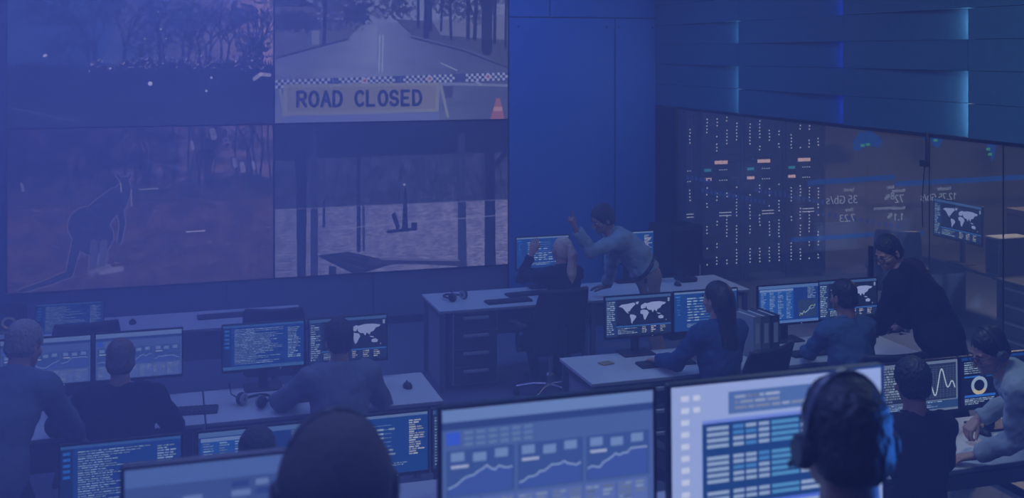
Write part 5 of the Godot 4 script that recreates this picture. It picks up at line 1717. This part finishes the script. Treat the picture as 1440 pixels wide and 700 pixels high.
func picture_bush_at_dusk() -> ImageTexture:
	var p := Pic.new(560, 350)
	var rng := RandomNumberGenerator.new()
	rng.seed = 3
	var n := vnoise(5, 0.012, 4)
	for y in p.h:
		for x in p.w:
			var u := float(x) / p.w
			var v := float(y) / p.h
			var k := n.get_noise_2d(x, y)
			var c := Color(0.17, 0.26, 0.46).lerp(Color(0.50, 0.42, 0.52), clampf(u * 1.5 - 0.45 + k * 0.3, 0, 1))
			if u > 0.93:
				c = c.lerp(Color(0.66, 0.53, 0.58), 0.5)
			if v > 0.60 + 0.05 * k + 0.02 * sin(x * 0.9 + k * 20.0):
				c = Color(0.10, 0.12, 0.22).lerp(Color(0.16, 0.2, 0.34), clampf((v - 0.7) * 2.0 + k * 0.6, 0, 1))
			p.im.set_pixel(x, y, c)
	var leaf := vnoise(9, 0.06, 3)
	for i in 26:
		var u := rng.randf()
		p.blob(u, rng.randf_range(0.1, 0.52), rng.randf_range(0.05, 0.13), rng.randf_range(0.06, 0.15), Color(0.12, 0.16, 0.27), 0.62 - u * 0.12, leaf, 0.75)
	for i in 15:
		var u := 0.3 + rng.randf() * 0.68
		tree(p, rng, u, rng.randf_range(0.62, 0.68), rng.randf_range(-0.2, 0.2), rng.randf_range(0.07, 0.13), 0.0055, Color(0.10, 0.12, 0.2), 4)
	p.blob(0.94, 0.52, 0.05, 0.1, Color(0.10, 0.12, 0.2), 0.9, leaf, 0.7)
	for i in 90:
		var u := 0.28 + 0.7 * rng.randf()
		var v := 0.615 + 0.025 * rng.randfn()
		p.stroke([Vector2(u, v), Vector2(u + rng.randf_range(0.0, 0.008), v + rng.randf_range(-0.012, 0.004))], rng.randf_range(0.0015, 0.003), Color(0.72, 0.66, 0.76), rng.randf_range(0.3, 0.9))
	for s in [[0.52, 0.735, 0.009], [0.52, 0.735, 0.006], [0.13, 0.56, 0.005], [0.135, 0.555, 0.006], [0.37, 0.64, 0.004], [0.735, 0.785, 0.005], [0.755, 0.7, 0.005], [0.35, 0.2, 0.005], [0.36, 0.18, 0.003], [0.55, 0.28, 0.003], [0.56, 0.39, 0.004], [0.50, 0.45, 0.003], [0.58, 0.45, 0.003]]:
		p.stroke([Vector2(s[0], s[1]), Vector2(s[0] + 0.001, s[1])], s[2], Color(0.85, 0.82, 0.95), 0.8)
	p.stroke(pts([0.925, 0.71, 0.95, 0.68, 0.985, 0.685]), 0.008, Color(0.7, 0.66, 0.74), 0.8)
	p.stroke(pts([0.485, 0.0, 0.505, 0.1]), 0.005, Color(0.6, 0.62, 0.75), 0.8)
	p.stroke(pts([0.505, 0.1, 0.55, 0.4, 0.56, 0.6]), 0.006, Color(0.1, 0.12, 0.2), 0.9)
	p.stroke(pts([0.0, 0.87, 0.1, 0.91, 0.25, 0.97]), 0.002, Color(0.32, 0.36, 0.52), 0.8)
	return p.out()


func letter(p: Pic, ch: String, o: Vector2, k: Vector2, r: float, c: Color) -> void:
	var arc := func(cx: float, cy: float, rx: float, ry: float, a0: float, a1: float) -> Array:
		var out := []
		for i in 13:
			var a := lerpf(a0, a1, i / 12.0)
			out.append(Vector2(cx + cos(a) * rx, cy + sin(a) * ry))
		return out
	var s := []
	match ch:
		"R": s = [pts([0, 1, 0, 0, 0.4, 0]) + arc.call(0.4, 0.26, 0.35, 0.26, -PI / 2, PI / 2) + pts([0, 0.52]), pts([0.4, 0.52, 0.78, 1])]
		"O": s = [arc.call(0.4, 0.5, 0.4, 0.5, 0, TAU)]
		"A": s = [pts([0, 1, 0.4, 0, 0.8, 1]), pts([0.15, 0.66, 0.65, 0.66])]
		"D": s = [pts([0, 0, 0, 1, 0.3, 1]) + arc.call(0.3, 0.5, 0.45, 0.5, PI / 2, -PI / 2) + pts([0, 0])]
		"C": s = [arc.call(0.42, 0.5, 0.4, 0.5, -0.8, -TAU + 0.8)]
		"L": s = [pts([0, 0, 0, 1, 0.65, 1])]
		"S": s = [arc.call(0.36, 0.26, 0.33, 0.26, -0.3, -PI * 1.5) + arc.call(0.36, 0.75, 0.36, 0.25, -PI / 2, PI * 0.9)]
		"E": s = [pts([0.66, 0, 0, 0, 0, 1, 0.66, 1]), pts([0, 0.5, 0.55, 0.5])]
	for line in s:
		p.stroke(line.map(func(q: Vector2) -> Vector2: return o + q * k), r, c)


func picture_road_closed() -> ImageTexture:
	var p := Pic.new(700, 440)
	var rng := RandomNumberGenerator.new()
	rng.seed = 8
	var n := vnoise(2, 0.01, 4)
	var fine := vnoise(4, 0.05, 3)
	# v as measured in the photograph's visible strip, put on the whole picture
	var V := func(v: float) -> float: return 0.17 + 0.83 * v
	var road := Color(0.42, 0.45, 0.58)
	for y in p.h:
		for x in p.w:
			var u := float(x) / p.w
			var v := (float(y) / p.h - 0.17) / 0.83
			var c := Color(0.52, 0.54, 0.66)
			if v > 0.2:
				var k := n.get_noise_2d(x * 0.5, y * 2.0)
				var dist := absf(u - 0.42) / (0.1 + (v - 0.1) * 0.9)
				c = road.lerp(Color(0.55, 0.58, 0.7), clampf(0.75 - dist * 0.9 + k * 0.5, 0, 1))
				if u > 0.42:
					c = c.lerp(Color(0.3, 0.32, 0.44), clampf((u - 0.42) * 1.6 + k * 0.4, 0, 0.75))
			p.im.set_pixel(x, y, c)
	# verges, houses on the left, trees on the right
	p.poly(pts([0.0, V.call(0.18), 0.38, V.call(0.18), 0.3, V.call(0.33), 0.0, V.call(0.48)]), Color(0.36, 0.38, 0.48))
	p.poly(pts([0.5, V.call(0.17), 1.0, V.call(0.22), 1.0, V.call(0.56), 0.85, V.call(0.43), 0.57, V.call(0.3)]), Color(0.31, 0.32, 0.4))
	p.poly(pts([0.66, V.call(0.18), 1.0, V.call(0.12), 1.0, V.call(0.34), 0.7, V.call(0.3)]), Color(0.46, 0.47, 0.57))
	p.poly(pts([0.0, V.call(-0.03), 0.08, V.call(-0.02), 0.18, V.call(0.08), 0.0, V.call(0.08)]), Color(0.2, 0.21, 0.3))
	p.poly(pts([0.0, V.call(0.08), 0.17, V.call(0.08), 0.17, V.call(0.2), 0.0, V.call(0.22)]), Color(0.34, 0.35, 0.45))
	p.blob(0.08, V.call(0.2), 0.14, 0.09, Color(0.2, 0.22, 0.32), 0.9, fine, 0.4)
	p.poly(pts([0.0, V.call(0.29), 0.1, V.call(0.28), 0.1, V.call(0.4), 0.0, V.call(0.43)]), Color(0.36, 0.37, 0.48))
	p.rect(0.15, V.call(0.27), 0.03, 0.09, Color(0.5, 0.52, 0.62))
	p.blob(0.27, V.call(0.05), 0.15, 0.2, Color(0.24, 0.26, 0.36), 0.85, fine, 0.5)
	p.blob(0.34, V.call(0.12), 0.07, 0.1, Color(0.2, 0.22, 0.32), 0.85, fine, 0.4)
	p.blob(0.43, V.call(0.12), 0.05, 0.05, Color(0.36, 0.38, 0.5), 0.7, fine, 0.4)
	for i in 14:
		p.blob(rng.randf_range(0.46, 1.0), V.call(rng.randf_range(-0.1, 0.1)), rng.randf_range(0.05, 0.12), rng.randf_range(0.06, 0.14), Color(0.23, 0.25, 0.34), 0.6, fine, 0.7)
	for t in [[0.6, 0.24, 0.006], [0.635, 0.31, 0.012], [0.655, 0.26, 0.006], [0.7, 0.26, 0.005], [0.745, 0.33, 0.006], [0.82, 0.33, 0.008], [0.85, 0.33, 0.008], [0.905, 0.42, 0.024], [0.94, 0.36, 0.007], [0.99, 0.4, 0.006], [0.2, 0.37, 0.008]]:
		p.stroke([Vector2(t[0], V.call(t[1])), Vector2(t[0] + rng.randf_range(-0.01, 0.02), V.call(-0.3))], t[2], Color(0.17, 0.18, 0.27), 0.95)
		for b in 3:
			var y: float = V.call(rng.randf_range(-0.12, t[1] - 0.15))
			p.stroke([Vector2(t[0], y), Vector2(t[0] + rng.randf_range(-0.05, 0.05), y - 0.12)], t[2] * 0.5, Color(0.17, 0.18, 0.27), 0.9)
	p.stroke(pts([0.0, V.call(0.49), 0.3, V.call(0.335)]), 0.004, Color(0.25, 0.27, 0.37))
	p.stroke(pts([0.57, V.call(0.32), 0.8, V.call(0.43), 1.0, V.call(0.57)]), 0.004, Color(0.24, 0.26, 0.36))
	for x in [0.435, 0.449]:
		p.stroke([Vector2(x, V.call(0.3)), Vector2(x - 0.004, V.call(0.6))], 0.003, Color(0.68, 0.7, 0.8), 0.8)
	p.stroke(pts([0.7, V.call(0.53), 0.77, V.call(0.59)]), 0.003, Color(0.65, 0.67, 0.78), 0.8)
	p.stroke(pts([0.82, V.call(0.65), 0.88, V.call(0.71)]), 0.004, Color(0.65, 0.67, 0.78), 0.8)
	p.stroke(pts([0.7, V.call(0.7), 1.0, V.call(0.72)]), 0.006, Color(0.6, 0.62, 0.73), 0.6)
	# checkered tape
	for i in 84:
		var x := i / 84.0
		for r in 3:
			var y: float = V.call(0.66 - 0.05 * x + r * 0.022)
			if (i + r) % 2 == 0 and absf(fposmod(x, 0.27) - 0.24) > 0.02:
				p.rect(x, y, 0.012, 0.019, Color(0.66, 0.68, 0.79))
			else:
				p.rect(x, y, 0.012, 0.019, Color(0.26, 0.3, 0.5))
	for x in [0.37, 0.65, 0.91]:
		p.stroke([Vector2(x, V.call(0.69 - 0.05 * x)), Vector2(x + 0.001, V.call(0.69 - 0.05 * x))], 0.013, Color(0.7, 0.66, 0.74))
		p.stroke([Vector2(x, V.call(0.69 - 0.05 * x)), Vector2(x + 0.001, V.call(0.69 - 0.05 * x))], 0.006, Color(0.6, 0.36, 0.4))
	# the sign on its trestle
	var frame := Color(0.56, 0.57, 0.58)
	p.stroke(pts([0.04, V.call(0.9), 0.08, V.call(1.02)]), 0.005, frame)
	p.stroke(pts([0.02, V.call(0.74), 0.045, V.call(1.02)]), 0.005, frame)
	p.stroke(pts([0.7, V.call(0.72), 0.73, V.call(0.97)]), 0.006, frame)
	p.poly(pts([0.71, V.call(0.72), 0.755, V.call(0.72), 0.75, V.call(0.82), 0.72, V.call(0.82)]), Color(0.3, 0.3, 0.4))
	p.poly(pts([0.035, V.call(0.695), 0.695, V.call(0.69), 0.69, V.call(0.93), 0.03, V.call(0.94)]), frame)
	p.poly(pts([0.05, V.call(0.72), 0.68, V.call(0.715), 0.675, V.call(0.905), 0.05, V.call(0.915)]), Color(0.52, 0.51, 0.52))
	p.poly(pts([0.03, V.call(0.95), 0.69, V.call(0.94), 0.69, V.call(1.0), 0.03, V.call(1.0)]), Color(0.44, 0.48, 0.68))
	var x := 0.092
	for ch in "ROAD CLOSED":
		if ch != " ":
			letter(p, ch, Vector2(x, V.call(0.757)), Vector2(0.043, 0.095), 0.0062, Color(0.18, 0.2, 0.36))
		x += 0.0495 if ch != " " else 0.042
	p.poly(pts([0.948, V.call(0.825), 0.965, V.call(0.825), 0.985, V.call(1.0), 0.92, V.call(1.0)]), Color(0.62, 0.41, 0.43))
	p.rect(0.935, V.call(0.9), 0.04, 0.03, Color(0.74, 0.56, 0.56))
	return p.out()


func picture_kangaroo_paddock() -> ImageTexture:
	var p := Pic.new(600, 375)
	var rng := RandomNumberGenerator.new()
	rng.seed = 12
	var n := vnoise(6, 0.015, 4)
	var fine := vnoise(14, 0.08, 3)
	var o := Vector2(-0.032, -0.04)
	var k := Vector2(1.0 / 1007.0, 1.0 / 622.0)
	for y in p.h:
		for x in p.w:
			var u := float(x) / p.w
			var v := float(y) / p.h
			var a := n.get_noise_2d(x, y * 1.4)
			var b := fine.get_noise_2d(x, y * 2.0)
			var c := Color(0.14, 0.16, 0.26).lerp(Color(0.42, 0.34, 0.46), clampf(u * 0.9 - 0.15 + a * 0.9, 0, 1))
			if v > 0.33 + 0.03 * a:
				c = Color(0.17, 0.19, 0.29).lerp(Color(0.28, 0.24, 0.34), clampf(0.4 + a + b * 0.4, 0, 1))
			if v > 0.47 + 0.05 * a:
				c = Color(0.24, 0.2, 0.32).lerp(Color(0.36, 0.29, 0.38), clampf(0.5 + a * 0.8 + b * 0.8, 0, 1))
			p.im.set_pixel(x, y, c)
	for i in 40:
		var u := rng.randf()
		p.stroke([Vector2(u, 0.36), Vector2(u + rng.randf_range(-0.02, 0.02), 0.15), Vector2(u + rng.randf_range(-0.04, 0.04), 0.0)], rng.randf_range(0.002, 0.006), Color(0.12, 0.13, 0.22), 0.75)
	for i in 20:
		p.blob(rng.randf(), rng.randf_range(0.03, 0.22), rng.randf_range(0.03, 0.08), rng.randf_range(0.04, 0.1), Color(0.13, 0.15, 0.25), 0.5, fine, 0.8)
	for s in [[0.76, 0.03, 0.012], [0.845, 0.22, 0.008], [0.875, 0.25, 0.01], [0.68, 0.1, 0.006], [0.05, 0.33, 0.006], [0.92, 0.24, 0.006]]:
		p.stroke([Vector2(s[0], s[1]), Vector2(s[0] + 0.005, s[1] + 0.04)], s[2], Color(0.6, 0.58, 0.72), 0.6)
	for i in 24:
		var q := Vector2(rng.randf(), rng.randf_range(0.5, 0.97))
		p.stroke([q, q + Vector2(0.012, 0.002)], 0.0016, Color(0.55, 0.52, 0.62), 0.7)
	p.stroke(pts([0.66, 0.672, 0.73, 0.67]), 0.003, Color(0.66, 0.64, 0.74))
	p.stroke(pts([0.48, 0.39, 0.55, 0.388]), 0.003, Color(0.5, 0.48, 0.6))
	# the animal: haunch, trunk, neck, head, arms, legs and tail, with a lit outline
	for pass_ in 2:
		var body := Color(0.45, 0.42, 0.54) if pass_ == 0 else Color(0.19, 0.2, 0.33)
		var g := 0.003 if pass_ == 0 else 0.0
		var P := func(a: Array) -> Array: return pts(a, o, k)
		p.stroke(P.call([335, 400, 380, 345, 430, 300]), 0.056 + g, body, 1.0, 0.044 + g)
		p.stroke(P.call([322, 400, 345, 445]), 0.072 + g, body)
		p.stroke(P.call([430, 310, 455, 270, 462, 250]), 0.042 + g, body, 1.0, 0.018 + g)
		p.stroke(P.call([458, 232, 462, 262, 460, 278]), 0.017 + g, body, 1.0, 0.01 + g)
		p.stroke(P.call([448, 228, 432, 208]), 0.006 + g, body)
		p.stroke(P.call([470, 228, 482, 210]), 0.006 + g, body)
		p.stroke(P.call([440, 340, 452, 400, 440, 470]), 0.014 + g, body, 1.0, 0.008 + g)
		p.stroke(P.call([290, 440, 272, 510, 255, 585, 170, 615, 80, 640]), 0.02 + g, body, 1.0, 0.008 + g)
		p.stroke(P.call([345, 470, 345, 530, 340, 580]), 0.015 + g, body if pass_ == 0 else Color(0.3, 0.29, 0.42))
		p.stroke(P.call([382, 470, 378, 530, 374, 580]), 0.014 + g, body if pass_ == 0 else Color(0.32, 0.31, 0.44))
		p.stroke(P.call([374, 584, 445, 575]), 0.009 + g, Color(0.5, 0.48, 0.6) if pass_ else body)
		p.stroke(P.call([335, 582, 400, 566]), 0.008 + g, Color(0.42, 0.4, 0.52) if pass_ else body)
	p.stroke(pts([445, 240, 447, 275], o, k), 0.003, Color(0.55, 0.52, 0.62))
	p.stroke(pts([484, 270, 486, 330], o, k), 0.003, Color(0.5, 0.47, 0.58))
	return p.out()


func picture_park_shelter() -> ImageTexture:
	var p := Pic.new(640, 400)
	var rng := RandomNumberGenerator.new()
	rng.seed = 21
	var n := vnoise(3, 0.02, 4)
	var fine := vnoise(18, 0.06, 3)
	for y in p.h:
		for x in p.w:
			var u := float(x) / p.w
			var v := float(y) / p.h
			var a := n.get_noise_2d(x, y)
			var b := fine.get_noise_2d(x * 0.7, y * 2.5)
			var c := Color(0.2, 0.23, 0.36).lerp(Color(0.28, 0.31, 0.46), clampf(0.4 + a + b * 0.5, 0, 1))
			if v > 0.55:
				c = Color(0.42, 0.42, 0.58).lerp(Color(0.56, 0.55, 0.7), clampf(0.5 + a * 0.6 + b, 0, 1))
			if v < 0.22:
				c = Color(0.13, 0.16, 0.29)
			p.im.set_pixel(x, y, c)
	for i in 60:
		var u := rng.randf()
		p.stroke([Vector2(u, 0.54), Vector2(u + rng.randf_range(-0.05, 0.05), rng.randf_range(0.24, 0.4))], 0.0018, Color(0.15, 0.17, 0.28), 0.6)
	for i in 260:
		var a := Vector2(rng.randf(), rng.randf_range(0.57, 0.99))
		p.stroke([a, a + Vector2(rng.randf_range(0.02, 0.07), -0.002)], 0.0014, Color(0.66, 0.65, 0.78) if i % 2 else Color(0.34, 0.35, 0.5), 0.45)
	p.poly(pts([0, 0, 1, 0, 1, 0.18, 0.35, 0.225, 0, 0.23]), Color(0.12, 0.15, 0.27))
	for i in 9:
		p.stroke([Vector2(0.62 + i * 0.016, 0.02), Vector2(0.7 + i * 0.013, 0.16)], 0.0018, Color(0.2, 0.23, 0.38), 0.8)
	var post := Color(0.13, 0.15, 0.28)
	var light := Color(0.2, 0.23, 0.38)
	p.poly(pts([0.05, 0.02, 0.09, 0.02, 0.13, 0.3, 0.125, 1, 0.09, 1, 0.085, 0.3]), post)
	p.poly(pts([0.145, 0.05, 0.175, 0.05, 0.175, 1, 0.145, 1]), light)
	p.stroke(pts([0.345, 0.05, 0.345, 0.85]), 0.008, post)
	p.stroke(pts([0.363, 0.3, 0.367, 0.85]), 0.005, light)
	p.stroke(pts([0.33, 0.0, 0.35, 0.16]), 0.012, post)
	p.poly(pts([0.775, 0.08, 0.805, 0.08, 0.815, 1, 0.775, 1]), light)
	p.poly(pts([0.895, 0.05, 0.94, 0.05, 0.945, 1, 0.895, 1]), post)
	p.stroke(pts([0.95, 0.3, 1.0, 0.2]), 0.012, post)
	p.stroke(pts([0.2, 0.52, 0.2, 0.68]), 0.005, post)
	p.stroke(pts([0.0, 0.555, 1.0, 0.55]), 0.003, Color(0.5, 0.5, 0.65), 0.5)
	p.stroke(pts([0.22, 0.7, 1.0, 0.655]), 0.003, Color(0.6, 0.6, 0.74), 0.6)
	p.poly(pts([0.54, 0.44, 0.55, 0.44, 0.555, 0.72, 0.53, 0.72]), post)
	p.poly(pts([0.485, 0.62, 0.5, 0.6, 0.52, 0.7, 0.51, 0.74]), post)
	p.poly(pts([0.57, 0.68, 0.595, 0.68, 0.595, 0.735, 0.57, 0.735]), post)
	p.stroke(pts([0.47, 0.735, 0.57, 0.725]), 0.006, post)
	p.stroke([Vector2(0.54, 0.42), Vector2(0.541, 0.42)], 0.005, Color(0.7, 0.7, 0.82))
	p.poly(pts([0.17, 0.87, 0.3, 0.855, 0.51, 0.945, 0.37, 1.0, 0.32, 1.0]), Color(0.15, 0.16, 0.28))
	for i in 3:
		p.stroke([Vector2(0.2 + i * 0.05, 0.87), Vector2(0.37 + i * 0.06, 0.98 - i * 0.02)], 0.002, Color(0.25, 0.26, 0.4))
	p.stroke(pts([0.4, 0.93, 0.6, 0.945, 0.78, 0.975]), 0.012, Color(0.22, 0.23, 0.36))
	p.stroke(pts([0.44, 0.915, 0.78, 0.955]), 0.004, Color(0.42, 0.42, 0.56))
	p.poly(pts([0.22, 0.94, 0.25, 0.95, 0.25, 1, 0.22, 1]), post)
	return p.out()
